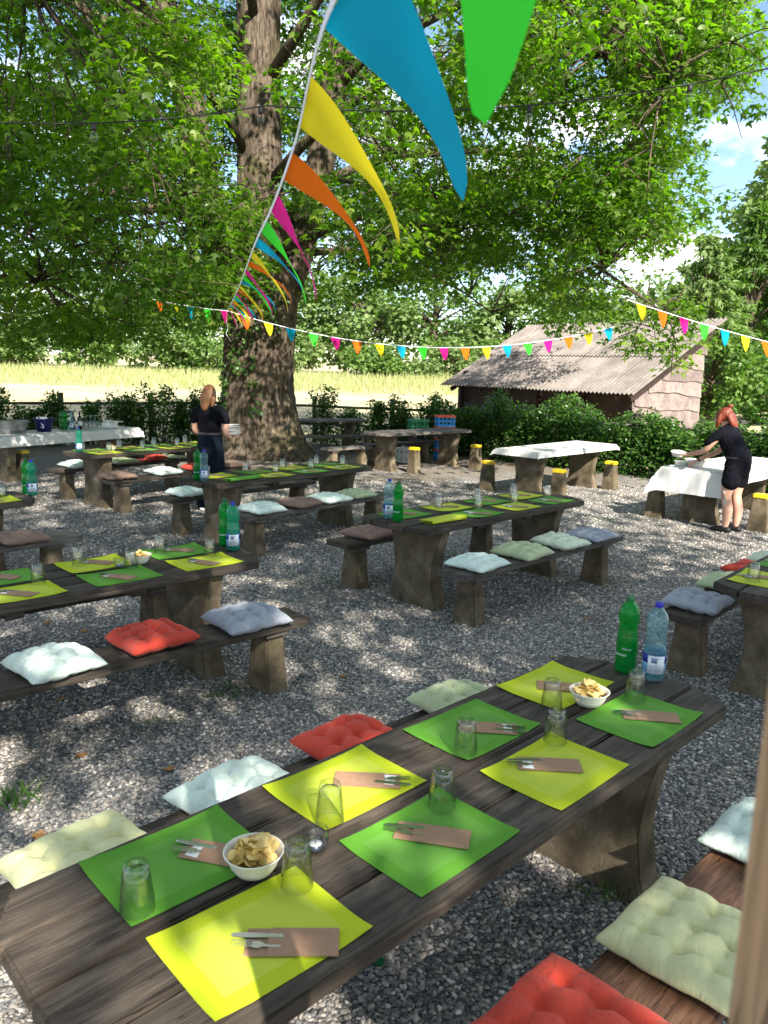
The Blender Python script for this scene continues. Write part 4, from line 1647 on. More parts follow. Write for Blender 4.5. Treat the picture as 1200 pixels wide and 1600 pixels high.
PB, PF, PN = pouch_meshes()
FORK, KNIFE = fork_mesh(), knife_mesh()


def pouch(p, rz, label, group, napkin=True, detail=True):
    root = empty('cutlery_pouch', p, rz)
    tag(root, label, 'cutlery', group)
    ob('back_sheet', PB, root)
    ob('front_sheet', PF, root)
    if detail:
        ob('fork', FORK, root, (-.075, -.010 + rnd.uniform(-.004, .004), .0026), (0, 0, rnd.uniform(-.15, .15)))
        ob('knife', KNIFE, root, (-.072, .016, .0026), (0, 0, rnd.uniform(-.12, .12)))
        if napkin:
            ob('napkin', PN, root)
    else:
        ob('knife', KNIFE, root, (-.078, .008, .0026), (0, 0, rnd.uniform(-.2, .2)))
    return root


def bowl_mesh():
    pr = [(.038, 0), (.046, .001), (.060, .022), (.068, .044), (.0755, .052), (.0765, .0545), (.0735, .0555), (.066, .0485), (.057, .024), (.044, .0045), (.010, .004)]
    return smooth_by_angle(MB().lathe(pr, 36).mesh('bowl', 'white_pulp'), 50)


BOWL = bowl_mesh()


def chip_mesh(seed):
    g = random.Random(seed)
    V, F = [], []
    a, b = g.uniform(.019, .025), g.uniform(.013, .018)
    k1, k2 = g.uniform(14, 26), g.uniform(-14, 6)
    rings, n = 3, 12
    V.append((0, 0, 0))
    for r in range(1, rings + 1):
        for i in range(n):
            q = 2 * PI * i / n
            w = 1 + (.10 * math.sin(3 * q + seed) + .06 * math.sin(5 * q)) * (r == rings)
            x, y = a * r / rings * math.cos(q) * w, b * r / rings * math.sin(q) * w
            V.append((x, y, k1 * x * x + k2 * y * y + .002 * math.sin(4 * q + r)))
    for i in range(n):
        F.append((0, 1 + i, 1 + (i + 1) % n))
    for r in range(rings - 1):
        for i in range(n):
            p, q = 1 + r * n + i, 1 + r * n + (i + 1) % n
            F.append((p, p + n, q + n, q))
    m = len(V)
    V += [(x, y, z - .0013) for x, y, z in V]
    F += [tuple(reversed([i + m for i in f])) for f in F]
    return mesh_from('potato_chip', V, F, 'chip', True)


CHIPS = [chip_mesh(k) for k in range(5)]


def chip_bowl(p, label, tphrase, singles):
    root = ob('chip_bowl', BOWL, None, p, (0, 0, rnd.uniform(0, 6)))
    tag(root, label, 'bowl', 'bowls of chips on the tables')
    if singles:
        for layer, (cnt, rr, zz) in enumerate(((8, .030, .020), (12, .044, .038), (14, .050, .052), (9, .032, .064), (4, .014, .073))):
            for i in range(cnt):
                a = 2 * PI * i / cnt + rnd.uniform(-.3, .3)
                r = rr * rnd.uniform(.55, 1.0)
                o = ob('potato_chip', CHIPS[rnd.randrange(5)], None, (p.x + r * math.cos(a), p.y + r * math.sin(a), p.z + zz + rnd.uniform(-.004, .004)),
                       (rnd.uniform(-.7, .7), rnd.uniform(-.7, .7), rnd.uniform(0, 6)), (1.22, 1.22, 1.1))
                tag(o, 'golden potato chip heaped in ' + tphrase, 'chip', 'chips in ' + tphrase)
    else:
        mb = MB()
        for i in range(36):
            a, r = rnd.uniform(0, 6.28), .052 * rnd.random() ** .6
            M = Matrix.Translation((r * math.cos(a), r * math.sin(a), .030 + .035 * (1 - r / .06) * rnd.random() + .01)) @ Matrix.Rotation(rnd.uniform(0, 6), 4, 'Z') @ Matrix.Rotation(rnd.uniform(-.9, .9), 4, 'X')
            c = CHIPS[i % 5]
            mb.add([tuple(M @ v.co) for v in c.vertices], [tuple(f.vertices) for f in c.polygons])
        o = mb.build('chips', 'chip', None, p, smooth=True)
        tag(o, 'heap of golden chips in ' + tphrase, 'chips', kind='stuff')


BOTTLE_PROF = [(.030, .0), (.041, .004), (.0445, .014), (.0445, .05), (.0448, .12), (.0440, .150), (.0400, .178), (.0378, .195), (.0385, .208), (.0425, .232), (.0440, .250), (.0425, .268),
               (.0350, .288), (.0240, .302), (.0150, .311), (.0138, .318)]


def bottle_meshes():
    rib = lambda a, z, r: 1 + (.012 * math.sin(z * 520) if .13 < z < .245 else 0) - (.09 * (0.5 + .5 * math.cos(5 * a)) if z < .012 else 0)
    fine = []
    for (r0, z0), (r1, z1) in zip(BOTTLE_PROF[:-1], BOTTLE_PROF[1:]):
        k = max(1, int((z1 - z0) / .004))
        for i in range(k):
            f = i / k
            fine.append((r0 + (r1 - r0) * f, z0 + (z1 - z0) * f))
    fine.append(BOTTLE_PROF[-1])
    out = {}
    for m in ('pet_green', 'pet_blue', 'pet_teal'):
        out[m] = MB().lathe(fine, 28, mod=rib).mesh('bottle', m, True)
    water = MB().lathe([(.028, .004), (.042, .012), (.0428, .05), (.0430, .12), (.0420, .150), (.001, .151)], 24).mesh('water', 'pet_blue', True)
    cap = MB().lathe([(.0155, 0), (.0158, .004), (.0158, .018), (.0145, .020)], 20)
    caps = {c: smooth_by_angle(cap.mesh('cap', c), 40) for c in ('cap_green', 'cap_blue')}
    return out, water, caps


BOTTLES, WATER, CAPS = bottle_meshes()


def band(r, z0, z1, a0, a1, mat, name, n=24):
    V, F = [], []
    for i in range(n + 1):
        a = a0 + (a1 - a0) * i / n
        for rr in (r, r + .0006):
            for z in (z0, z1):
                V.append((rr * math.cos(a), rr * math.sin(a), z))
    for i in range(n):
        q = i * 4
        F += [(q + 2, q + 6, q + 7, q + 3), (q + 1, q + 5, q + 4, q), (q + 3, q + 7, q + 5, q + 1), (q, q + 4, q + 6, q + 2)]
    return mesh_from(name, V, F, mat, True)


LAB_BLUE = band(.0456, .036, .118, -PI, PI, 'label_light_blue', 'label', 40)
LAB_BLUE2 = band(.0463, .082, .118, -PI, PI, 'label_blue', 'label_band', 40)
LAB_WHITE = band(.0470, .040, .116, -.75, .75, 'label_white', 'label_panel', 14)
LAB_BAR = band(.0477, .086, .108, -.45, .05, 'label_print', 'barcode', 6)


def print_lines():
    mb = MB()
    for i in range(8):
        z = .048 + i * .0045 if i < 7 else .104
        me = band(.0477, z, z + .0016, -.6, .35 + .2 * ((i * 7) % 3 - 1), 'label_print', 'x', 6)
        mb.add([tuple(v.co) for v in me.vertices], [tuple(f.vertices) for f in me.polygons])
        bpy.data.meshes.remove(me)
    return mb.mesh('printed_lines', 'label_print')


LAB_LINES = print_lines()


def wrap_text(txt, size, r, z, a_mid, mat, name, italic=0.0):
    cu = bpy.data.curves.new(name, 'FONT')
    cu.body = txt
    cu.size = size
    cu.shear = italic
    cu.align_x = 'CENTER'
    cu.resolution_u = 2
    tmp = bpy.data.objects.new(name, cu)
    COL.objects.link(tmp)
    dg = bpy.context.evaluated_depsgraph_get()
    me = bpy.data.meshes.new_from_object(tmp.evaluated_get(dg))
    bpy.data.objects.remove(tmp)
    bpy.data.curves.remove(cu)
    for v in me.vertices:
        a = a_mid + v.co.x / r
        v.co = (r * math.cos(a), r * math.sin(a), z + v.co.y)
    me.materials.clear()
    me.materials.append(MATS[mat])
    return me


TXT1 = wrap_text('Gourmet', .019, .0462, .080, 0, 'label_white', 'lettering')
TXT2 = wrap_text('Citron', .014, .0462, .108, .75, 'label_white', 'lettering')


def bottle(p, kind, label, group, face=None, lettering=False):
    """kind: green / blue / teal; face = direction the label panel turns to"""
    root = empty('water_bottle', p, face if face is not None else rnd.uniform(0, 6))
    tag(root, label, 'bottle', group)
    ob('body', BOTTLES['pet_' + kind], root)
    ob('cap', CAPS['cap_green' if kind == 'green' else 'cap_blue'], root, (0, 0, .314))
    if kind == 'green':
        ob('water', WATER, root)
        if lettering:
            ob('lettering', TXT1, root)
            ob('lettering', TXT2, root)
        else:
            ob('lettering', TXT1, root)
    else:
        ob('water', WATER, root)
        lb = ob('label', LAB_BLUE, root)
        ob('label_band', LAB_BLUE2, lb)
        ob('label_panel', LAB_WHITE, lb)
        ob('barcode', LAB_BAR, lb)
        ob('printed_lines', LAB_LINES, lb)
    return root


TOP = .7525
CAMDIR = -PI / 2


def face_cam(p):
    return math.atan2(-p.y, -p.x)


# ------------------------------------------------------------------ the laid tables
T = {
    1: Frame(.237, 2.284, 44.6), 2: Frame(.91, 7.17, 44.5), 3: Frame(-1.877, 4.44, 42.8), 4: Frame(-1.21, 9.26, 49.5),
    5: Frame(-3.42, 11.45, 51), 6: Frame(-4.17, 6.36, 47), 7: Frame(3.09, 5.32, 48), 8: Frame(-5.70, 13.69, 59),
    9: Frame(2.9, 13.2, 46), 10: Frame(4.95, 11.3, 45), 11: Frame(.65, 15.8, 40), 12: Frame(-1.55, 18.4, 20)}
PH = {1: 'the two bowl table', 2: 'the folded lime mat table', 3: 'the one bowl tealight table', 4: 'the folded green mat table', 5: "the plate carrier's table",
      6: 'the bare cornered table', 7: 'the post side table'}
TL = {1: 'long dark plank table laid with two chip bowls and eight mats', 2: 'dark plank table with a folded lime mat amid open gravel',
      3: 'dark plank table laid with one chip bowl and a tealight', 4: 'dark plank table with a folded green mat before the maple trunk',
      5: 'dark plank table where the woman carries plates', 6: 'laid plank table with two bottles on its bare corner', 7: 'plank table end with one lime mat beside a blue grey cushion'}
LG = 'laid garden tables'
for k, (L, W) in {1: (2.62, .74), 2: (2.5, .78), 3: (2.5, .74), 4: (2.6, .76), 5: (2.55, .76), 6: (2.45, .76), 7: (2.5, .76)}.items():
    make_table(T[k], L, W, TL[k], LG, 'wood_dark', k, n=4)

BG = 'benches beside the laid tables'
# (table, a, v, length, hedge side?, material)
benches = {(1, 'h'): (0, .70, 2.5), (1, 't'): (.28, -.70, 2.5), (2, 'h'): (.0, .72, 2.45), (2, 't'): (.03, -.64, 2.5), (3, 't'): (.07, -.62, 2.5), (3, 'h'): (0.0, .66, 2.4),
           (4, 't'): (.0, -.60, 2.5), (4, 'h'): (.05, .80, 2.45), (5, 't'): (.05, -.62, 2.5), (5, 'h'): (0, .78, 2.4), (6, 't'): (.25, -.60, 2.4), (6, 'h'): (0, .64, 2.3), (7, 'h'): (.05, .60, 2.3)}
for i, ((k, s), (a, v, L)) in enumerate(benches.items()):
    side = 'hedge' if s == 'h' else 'terrace'
    m = 'wood_brown' if (k, s) == (1, 't') else ('wood_grey' if (k, s) in ((2, 't'), (4, 't'), (6, 't')) else 'wood_dark')
    make_bench(T[k], a, v, L, f'plank bench on the {side} side of {PH[k]}', BG, m, i, w=.31 if (k, s) == (1, 't') else .29)

CU = [  # table, side, a, colour, dv
    (1, 'h', -.87, 'pale_yellow', .02), (1, 'h', -.30, 'mint', .02), (1, 'h', .26, 'coral', .03), (1, 'h', .90, 'sage', .0),
    (1, 't', -.33, 'coral', .02), (1, 't', .20, 'pale_yellow', -.02), (1, 't', .86, 'mint', .0),
    (2, 't', -.84, 'mint', 0), (2, 't', -.24, 'sage', .0), (2, 't', .34, 'cream', 0), (2, 't', .86, 'grey', 0), (2, 'h', -.75, 'brown', 0),
    (3, 't', -.28, 'mint', 0), (3, 't', .27, 'red', .02), (3, 't', .87, 'grey', 0),
    (4, 't', -.84, 'mint', 0), (4, 't', -.32, 'brown', 0), (4, 't', .17, 'mint', 0), (4, 't', .63, 'sage', 0), (4, 'h', -.78, 'mint', 0),
    (5, 't', -.95, 'brown', 0), (5, 't', -.24, 'mint', 0), (5, 't', .38, 'red', 0), (5, 't', .98, 'brown', 0),
    (5, 'h', -.72, 'mint', 0), (5, 'h', -.02, 'sage', 0), (5, 'h', .52, 'red', 0), (5, 'h', 1.0, 'sage', 0),
    (6, 't', .88, 'brown', 0), (6, 't', .33, 'cream', 0), (6, 'h', .75, 'mint', 0),
    (7, 'h', -.74, 'grey', 0), (7, 'h', -.06, 'sage', 0), (7, 'h', .47, 'red', 0), (7, 'h', .95, 'cream', 0)]
for (k, s, a, c, dv) in CU:
    ba, bv, bl = benches[(k, s)]
    side = 'hedge' if s == 'h' else 'terrace'
    twin = [q for q in CU if q[0] == k and q[1] == s and q[3] == c]
    lab = f'{CNAME[c]} cushion on the {side} side bench of {PH[k]}'
    grp = 'seat cushions'
    cushion(T[k].p(a, bv + dv), T[k].t, c, lab, grp)

MG = 'paper placemats'


def place(k, cols, skip=(), glass_da=.10, detail=True, fold=None, pouches=True):
    """cols: (hedge row, terrace row) colours from the near end to the far end"""
    fr = T[k]
    for row, v0 in ((0, .18), (1, -.18)):
        for i, c in enumerate(cols[row]):
            if c is None or (row, i) in skip:
                continue
            a = -.845 + .563 * i
            jit = rnd.uniform(-.04, .04)
            if fold == (row, i):
                o = ob('placemat', MAT_FOLD[c], None, fr.p(a + .05, v0 - .03, TOP), (0, 0, fr.t + PI - .05))
                tag(o, f'folded {c} paper placemat on the table top', 'placemat', MG)
                continue
            o = ob('placemat', MAT_ME[c][i % 3], None, fr.p(a, v0, TOP), (0, 0, fr.t + jit))
            tag(o, f'{c} paper placemat on {PH[k]}', 'placemat', MG)
            if pouches:
                sg = -1 if row else 1
                pouch(fr.p(a + .02 * sg, v0 + .02 * sg, TOP + .0042), fr.t + rnd.uniform(-.5, -.1) - R(44), f'kraft cutlery pouch on a {c} mat of {PH[k]}', 'cutlery pouches', True, detail)
            gv = .035 if row == 0 else -.10
            o = ob('tumbler', TUMBLER, None, fr.p(a + (-.10 if row == 0 else .12) + rnd.uniform(-.02, .02), v0 + (.02 if row == 0 else .12), TOP + .0042), (0, 0, rnd.uniform(0, 1)))
            tag(o, f'upturned clear tumbler by a {c} mat on {PH[k]}', 'tumbler', 'upturned tumblers')


# the large table: every piece where it lies
fr = T[1]
M1 = [(-.502, 1.822, 43.3, 'green'), (-.252, 1.561, 42.2, 'lime'), (-.096, 2.212, 44.2, 'lime'), (.151, 1.948, 44.9, 'green'), (.335, 2.619, 44.3, 'green'), (.573, 2.341, 45.2, 'lime'),
      (.717, 3.028, 44.9, 'lime'), (.972, 2.742, 45.0, 'green')]
wh = ['green mat beside the larger chip bowl', 'lime mat at the end before the tealight', 'lime mat behind the tealight glass', 'green mat facing the coral cushion bench',
      'green mat on the side of the sage cushion', 'lime mat before the smaller chip bowl', 'lime mat behind the smaller chip bowl', 'green mat next to the two tall bottles']
P1 = [(-.40, 1.845, -14, 1), (-.178, 1.535, 2, 1), (-.03, 2.235, 178, 1), (.155, 1.955, -12, 1), (.39, 2.615, 176, 1), (.555, 2.36, -3, 1), (.74, 3.0, 172, 1), (1.01, 2.745, -8, 1)]
G1 = [(-.55, 1.63), (-.19, 1.73), (-.13, 2.01), (.19, 2.1), (.29, 2.43), (.61, 2.53), (.65, 2.79), (1.0, 2.9)]
for i, (x, y, d, c) in enumerate(M1):
    o = ob('placemat', MAT_ME[c][i % 3], None, (x, y, TOP), (0, 0, R(d)))
    tag(o, f'{wh[i]} on the long table'.replace('mat ', 'paper placemat ', 1), 'placemat', MG)
for i, (x, y, d, n) in enumerate(P1):
    pouch(Vector((x, y, TOP + .0042)), R(d), f'kraft cutlery pouch on the {wh[i]}', 'cutlery pouches', bool(i % 2 == 0 or i == 5))
GW = ['green mat beside the larger chip bowl', 'lime mat corner between larger chip bowl and tealight', 'lime mat behind the tealight', 'green mat facing the coral cushion', 'green mat of the sage cushion side',
      'lime mat before the smaller chip bowl', 'lime mat behind the smaller chip bowl', 'green mat next to the two bottles']
for i, (x, y) in enumerate(G1):
    o = ob('tumbler', TUMBLER, None, (x, y, TOP + .0042), (0, 0, rnd.uniform(0, 1)))
    tag(o, f'upturned tumbler on the {GW[i]}', 'tumbler', 'upturned tumblers')
chip_bowl(Vector((-.305, 1.785, TOP + .0042)), 'white bowl heaped with chips beside the tealight glass', 'the bowl beside the tealight glass', True)
chip_bowl(Vector((.805, 2.845, TOP + .0045)), 'white bowl of chips between lime and green mats near two bottles', 'the bowl near the two bottles', True)


def tealight(p, label):
    root = empty('tealight_glass', p)
    tag(root, label, 'candle', 'tealights on the tables')
    mb = MB().lathe([(.026, .0), (.030, .006), (.034, .03), (.0345, .062)], 28, close=False)
    mb.lathe([(.0325, .062), (.032, .03), (.028, .008), (.001, .006)], 28, close=False)
    mb.build('holder', 'glass', root, smooth=True)
    MB().lathe([(.019, .0085), (.0195, .022), (.0185, .022), (.018, .0195), (.001, .0195)], 20, close=False).build('cup', 'tin', root, smooth=True)
    MB().lathe([(.0178, .009), (.0178, .0205), (.003, .0200), (.001, .0200)], 20).build('wax', 'wax', root, smooth=True)
    MB().tube([(0, 0, .019), (.001, 0, .030)], .0011, 5).build('wick', 'cable_black', root)


tealight(Vector((-.158, 1.878, TOP)), 'clear tealight holder behind a tumbler on the long table')
bottle(Vector((1.05, 3.20, TOP)), 'green', 'tall green water bottle on the table with two chip bowls', 'water bottles on the tables', face_cam(Vector((1.05, 3.2, 0))) - .75, True)
bottle(Vector((1.142, 3.118, TOP)), 'blue', 'clear blue capped bottle on the table with two chip bowls', 'water bottles on the tables', face_cam(Vector((1.14, 3.1, 0))) + .2)

A, Bc = ['green', 'lime', 'green', 'lime'], ['lime', 'green', 'lime', 'green']
place(2, (A, Bc), fold=(1, 0))
place(3, (Bc, A))
place(4, (Bc, A), fold=(1, 0), detail=True)
place(5, (A, Bc), detail=False)
place(6, (Bc, A), detail=True)
place(7, (Bc, A), skip=((1, 0), (1, 1), (1, 2), (1, 3), (0, 3)), detail=True)
chip_bowl(T[3].p(.50, .03, TOP + .004), 'white bowl of chips on the table with a bowl and tealight', 'the bowl on the tealight table', False)
tealight(T[3].p(.36, .0, TOP), 'small tealight beside the lone chip bowl')
chip_bowl(T[5].p(-.62, .03, TOP + .004), 'white bowl of chips near a teal bottle', 'the bowl near a teal bottle', False)
chip_bowl(T[6].p(.72, .10, TOP + .004), 'white bowl of chips on the table with a bare corner', 'the bowl on the bare cornered table', False)
for (x, y, kd, lab) in [(-1.10, 5.35, 'green', 'green bottle on the table with one chip bowl and tealight'), (-1.02, 5.22, 'teal', 'teal labelled bottle on the table with one chip bowl and tealight'),
                        (.04, 6.51, 'blue', 'clear blue capped bottle on the table with a folded lime mat'), (.115, 6.38, 'green', 'green bottle on the table with a folded lime mat'),
                        (-2.02, 8.42, 'green', 'green bottle on the table with a folded green mat'), (-1.93, 8.33, 'blue', 'clear blue capped bottle on the table with a folded green mat'),
                        (-4.17, 10.68, 'teal', 'teal labelled bottle standing alone beside the plate carrier\'s table bowl'),
                        (-3.34, 7.26, 'green', 'green bottle on the bare corner of a laid table'), (-3.25, 7.17, 'teal', 'teal labelled bottle on the bare corner of a laid table')]:
    p = Vector((x, y, .7525))
    bottle(p, kd, lab, 'water bottles on the tables', face_cam(p) + (.1 if kd != 'green' else -.5))


# ------------------------------------------------------------------ tables under white cloths, bare tables, stools
def cloth_mesh(L, W, drop, seed, corner=.0, amp=.012):
    """cloth lying on a top of L x W (top at z = 0) and hanging down by drop(side) at its edges"""
    g = random.Random(seed)
    dx0, dx1, dy0, dy1 = drop
    ph = [g.uniform(0, 6) for _ in range(6)]
    xs = list(np.linspace(-L / 2 - dx0, L / 2 + dx1, 66))
    ys = list(np.linspace(-W / 2 - dy0, W / 2 + dy1, 40))
    V, F = [], []
    for s in (0, 1):
        for y in ys:
            for x in xs:
                ox = max(0, abs(x) - L / 2)
                oy = max(0, abs(y) - W / 2)
                X = math.copysign(min(abs(x), L / 2), x)
                Y = math.copysign(min(abs(y), W / 2), y)
                h = math.hypot(ox, oy) if ox and oy else max(ox, oy)
                rise = 0.004
                out = .014 + .05 * h
                wave = amp * min(1, h / .12) * (math.sin(16 * x + ph[0]) + .6 * math.sin(27 * x + ph[1])) if oy else 0
                wavx = amp * min(1, h / .12) * (math.sin(15 * y + ph[2]) + .6 * math.sin(31 * y + ph[3])) if ox else 0
                fl = 1 - math.exp(-h / .02)
                if ox:
                    X = math.copysign(L / 2 + fl * out + abs(wavx), x)
                if oy:
                    Y = math.copysign(W / 2 + fl * out + abs(wave), y)
                if ox and oy:
                    k = min(ox, oy)
                    X += math.copysign(.55 * k, x)
                    Y += math.copysign(.55 * k, y)
                z = rise - max(0, h - .012)
                if not ox and not oy:
                    z += .0018 * math.sin(7 * x + ph[4]) * math.sin(6 * y + ph[5])
                V.append((X, Y, z - (.0 if s == 0 else .002)))
    nx, ny = len(xs), len(ys)
    m = nx * ny
    for j in range(ny - 1):
        for i in range(nx - 1):
            q = j * nx + i
            F.append((q, q + 1, q + nx + 1, q + nx))
            F.append(tuple(m + t for t in (q + nx, q + nx + 1, q + 1, q)))
    return mesh_from('tablecloth', V, F, 'cloth_white', True)


make_table(T[8], 2.9, .78, 'plank table under a white cloth holding buckets and wine glasses', 'tables under white cloths', 'wood_grey', 8)
make_table(T[9], 2.45, .78, 'plank table under an empty white cloth before the hedge', 'tables under white cloths', 'wood_grey', 9)
make_table(T[10], 2.5, .80, 'plank table under a white cloth where the red haired woman works', 'tables under white cloths', 'wood_grey', 10)
for k, (L, W, dr, lab) in {8: (2.9, .78, (.10, .06, .18, .1), 'white cloth under the buckets, wine bottles and glasses'),
                           9: (2.45, .78, (.10, .05, .10, .08), 'empty white cloth on the table before the hedge'),
                           10: (2.5, .80, (.34, .2, .22, .2), 'white cloth under the bowls of the red haired woman')}.items():
    f = T[k]
    o = ob('tablecloth', cloth_mesh(L, W, dr, k), None, f.p(0, 0, .7545), (0, 0, f.t))
    tag(o, lab, 'tablecloth', 'white tablecloths')
make_table(T[11], 2.5, .80, 'bare grey plank table in front of the stacked crates', 'bare garden tables', 'wood_grey', 11)
make_table(T[12], 2.2, .74, 'bare weathered plank table between the maple trunk and the fence', 'bare garden tables', 'wood_grey', 12, inset=.35)
make_bench(T[12], .1, -.85, 2.2, 'bare bench beside the table between trunk and fence', 'bare benches by the maple', 'wood_grey', 40)
make_bench(T[11], -1.45, .45, 1.2, 'short bare bench between the maple roots and the crate table', 'bare benches by the maple', 'wood_grey', 41, inset=.25)
make_bench(T[11], .1, .68, 2.0, 'bare bench between the crate table and the crates', 'bare benches by the maple', 'wood_dark', 42)

CAPM = bevelled(MB().box((0, 0, .028), (.145, .185, .056)).mesh('cap', 'yellow_cap'), .010, 2)
STOOL = leg_mesh(.44, .175, .26, .135)
for (x, y, d, lab) in [(3.83, 10.97, 45, 'yellow capped concrete post by the corner of the bowl table cloth'), (4.92, 10.15, 45, 'yellow capped concrete post behind the red haired woman'),
                       (3.89, 13.49, 46, 'yellow capped concrete post by the hedge past the empty cloth'), (2.72, 12.2, 46, 'yellow capped concrete post in front of the empty cloth'),
                       (1.82, 15.83, 40, 'yellow capped concrete post between crate table and empty cloth'), (1.72, 13.1, 46, 'yellow capped concrete post beside the corner of the empty cloth'),
                       (.55, 15.0, 40, 'yellow capped concrete post before the crate table'), (-6.0, 12.95, 55, 'yellow capped concrete post before the bucket table')]:
    root = empty('bench_post', (x, y, 0), R(d))
    tag(root, lab, 'post', 'yellow capped bench posts')
    ob('body', STOOL, root)
    ob('cap', CAPM, root, (0, 0, .438))


# ------------------------------------------------------------------ drinks table
def bucket(p, r0, r1, h, mat, name, label, rz=0):
    root = empty(name, p, rz)
    tag(root, label, 'bucket')
    MB().lathe([(r0, 0), (r1, h), (r1 + .006, h + .004), (r1 + .004, h - .006), (r1 - .006, h - .004), (r0 - .004, .006), (.01, .005)], 40).build('body', mat, root, smooth=True)
    return root


f8 = T[8]
zt = .7625
b = bucket(f8.p(-.25, .04, zt), .115, .155, .215, 'bucket_blue', 'ice_bucket', 'dark blue ice bucket with a white bird mark', face_cam(f8.p(-.25, .04)))
mk = MB()
for pts in ([(-.045, .05), (-.02, .0), (-.008, -.035), (.004, .0), (.03, .045), (.010, .012), (-.004, -.01), (-.02, .02)], [(-.06, -.03), (-.008, -.048), (.015, -.045), (-.01, -.035)]):
    V, F = extrude_outline(pts, 0, .0015)
    V = [((.1385 + .1865 * y * .0 + z + (.115 + .04 * (y + .11) / .215 - .1355)) * math.cos(x / .135), (.1385 + z + (.115 + .04 * (y + .11) / .215 - .1355)) * math.sin(x / .135), .11 + y) for x, y, z in V]
    mk.add(V, F)
mk.build('bird_mark', 'label_white', b)
for s in (-1, 1):
    MB().tube([(0, s * .152, .19), (0, s * .172, .205), (0, s * .172, .225), (0, s * .15, .235)], .006, 6).build('handle', 'bucket_blue', b, smooth=True)
for i in range(9):
    a = i * .7
    o = ob('ice_cube', bevelled(MB().box((0, 0, 0), (.05, .05, .045)).mesh('ice_cube', 'ice'), .008, 1), None, f8.p(-.25, .04, zt) + Vector((.09 * math.cos(a) * (i % 3) / 2, .09 * math.sin(a) * (i % 3) / 2, .205 + .01 * (i % 2))), (i * .4, i * .7, i))
    tag(o, 'ice cube heaped in the dark blue bucket', 'ice', 'ice in the blue bucket')
# zinc tub, oval
root = empty('zinc_tub', f8.p(-.84, .05, zt), f8.t)
tag(root, 'grey galvanised oval tub on the drinks cloth', 'tub')
mb = MB().lathe([(.17, 0), (.215, .20), (.222, .205), (.215, .208), (.207, .20), (.165, .008), (.01, .006)], 40)
mb.v = [(x * 1.35, y * .85, z) for x, y, z in mb.v]
mb.build('body', 'zinc', root, smooth=True)
mb = MB()
mb.lathe([(.186, .07), (.190, .075), (.188, .08)], 40, close=False)
mb.v = [(x * 1.355, y * .855, z) for x, y, z in mb.v]
mb.build('rib', 'zinc', root, smooth=True)
for s in (-1, 1):
    MB().tube([(s * .285, -.06, .165), (s * .315, -.05, .175), (s * .315, .05, .175), (s * .285, .06, .165)], .007, 6).build('handle', 'zinc', root, smooth=True)
for i, (a, v, kd) in enumerate([(.16, .02, 'green'), (.18, .13, 'green'), (.26, -.02, 'blue')]):
    bottle(f8.p(a, v, zt), kd, ('green' if kd == 'green' else 'clear') + ' water bottle between the ice bucket and wine bottles', 'bottles on the drinks table', face_cam(f8.p(a, v)))
WB = smooth_by_angle(MB().lathe([(.036, 0), (.0375, .006), (.0375, .19), (.034, .21), (.018, .235), (.0145, .25), (.0145, .30), (.016, .302), (.016, .312), (.013, .314)], 24).mesh('body', 'wine_glass_dark'), 50)
WL = band(.0380, .06, .14, -1.6, 1.6, 'napkin', 'label', 20)
WF = MB().lathe([(.0153, .255), (.0153, .30), (.0168, .302), (.0168, .3135), (.0135, .3155)], 20).mesh('foil', 'wine_foil', True)
for (a, v) in ((.36, .06), (.44, -.02)):
    root = empty('wine_bottle', f8.p(a, v, zt), face_cam(f8.p(a, v)))
    tag(root, 'dark wine bottle with white label beside the wine glasses', 'bottle', 'wine bottles on the drinks table')
    ob('body', WB, root)
    ob('label', WL, root)
    ob('foil', WF, root)
WG = smooth_by_angle(MB().lathe([(.036, .001), (.036, .07), (.030, .11), (.015, .135), (.005, .145), (.004, .20), (.005, .215), (.032, .221), (.033, .223), (.001, .225)], 24, close=False).mesh('wine_glass', 'glass'), 60)
for i in range(4):
    for j in range(2):
        o = ob('wine_glass', WG, None, f8.p(.56 + i * .095, -.03 + j * .10, zt), (0, 0, 0))
        tag(o, 'upturned wine glass on the drinks cloth beside the napkins', 'wine glass', 'wine glasses on the drinks table')
NP = bevelled(MB().box((0, 0, .006), (.20, .20, .012)).mesh('napkin', 'napkin'), .003, 1)
for i in range(9):
    o = ob('napkin', NP, None, f8.p(1.12 + rnd.uniform(-.015, .015) + (.14 if i % 2 and i > 5 else 0), 0 + rnd.uniform(-.015, .015), zt + .0125 * i), (0, 0, f8.t + rnd.uniform(-.15, .15)))
    tag(o, 'folded white napkin in the stack beside the wine glasses', 'napkin', 'napkins stacked on the drinks table')

# ------------------------------------------------------------------ bowls on the working table
f10 = T[10]
DISH = smooth_by_angle(MB().lathe([(.055, 0), (.075, .004), (.095, .055), (.101, .058), (.095, .060), (.07, .010), (.01, .008)], 28).mesh('food_bowl', 'white_pulp'), 50)
zt = .7625
for i, (a, v, n) in enumerate([(-.92, .10, 2), (-.72, .05, 3), (-.50, .04, 2), (-.68, .25, 2), (-.93, .28, 1)]):
    for j in range(n):
        o = ob('food_bowl', DISH, None, f10.p(a, v, zt + .016 * j), (0, 0, 0))
        tag(o, 'cream paper bowl stacked on the white cloth before the red haired woman', 'bowl', 'paper bowls on the working table')


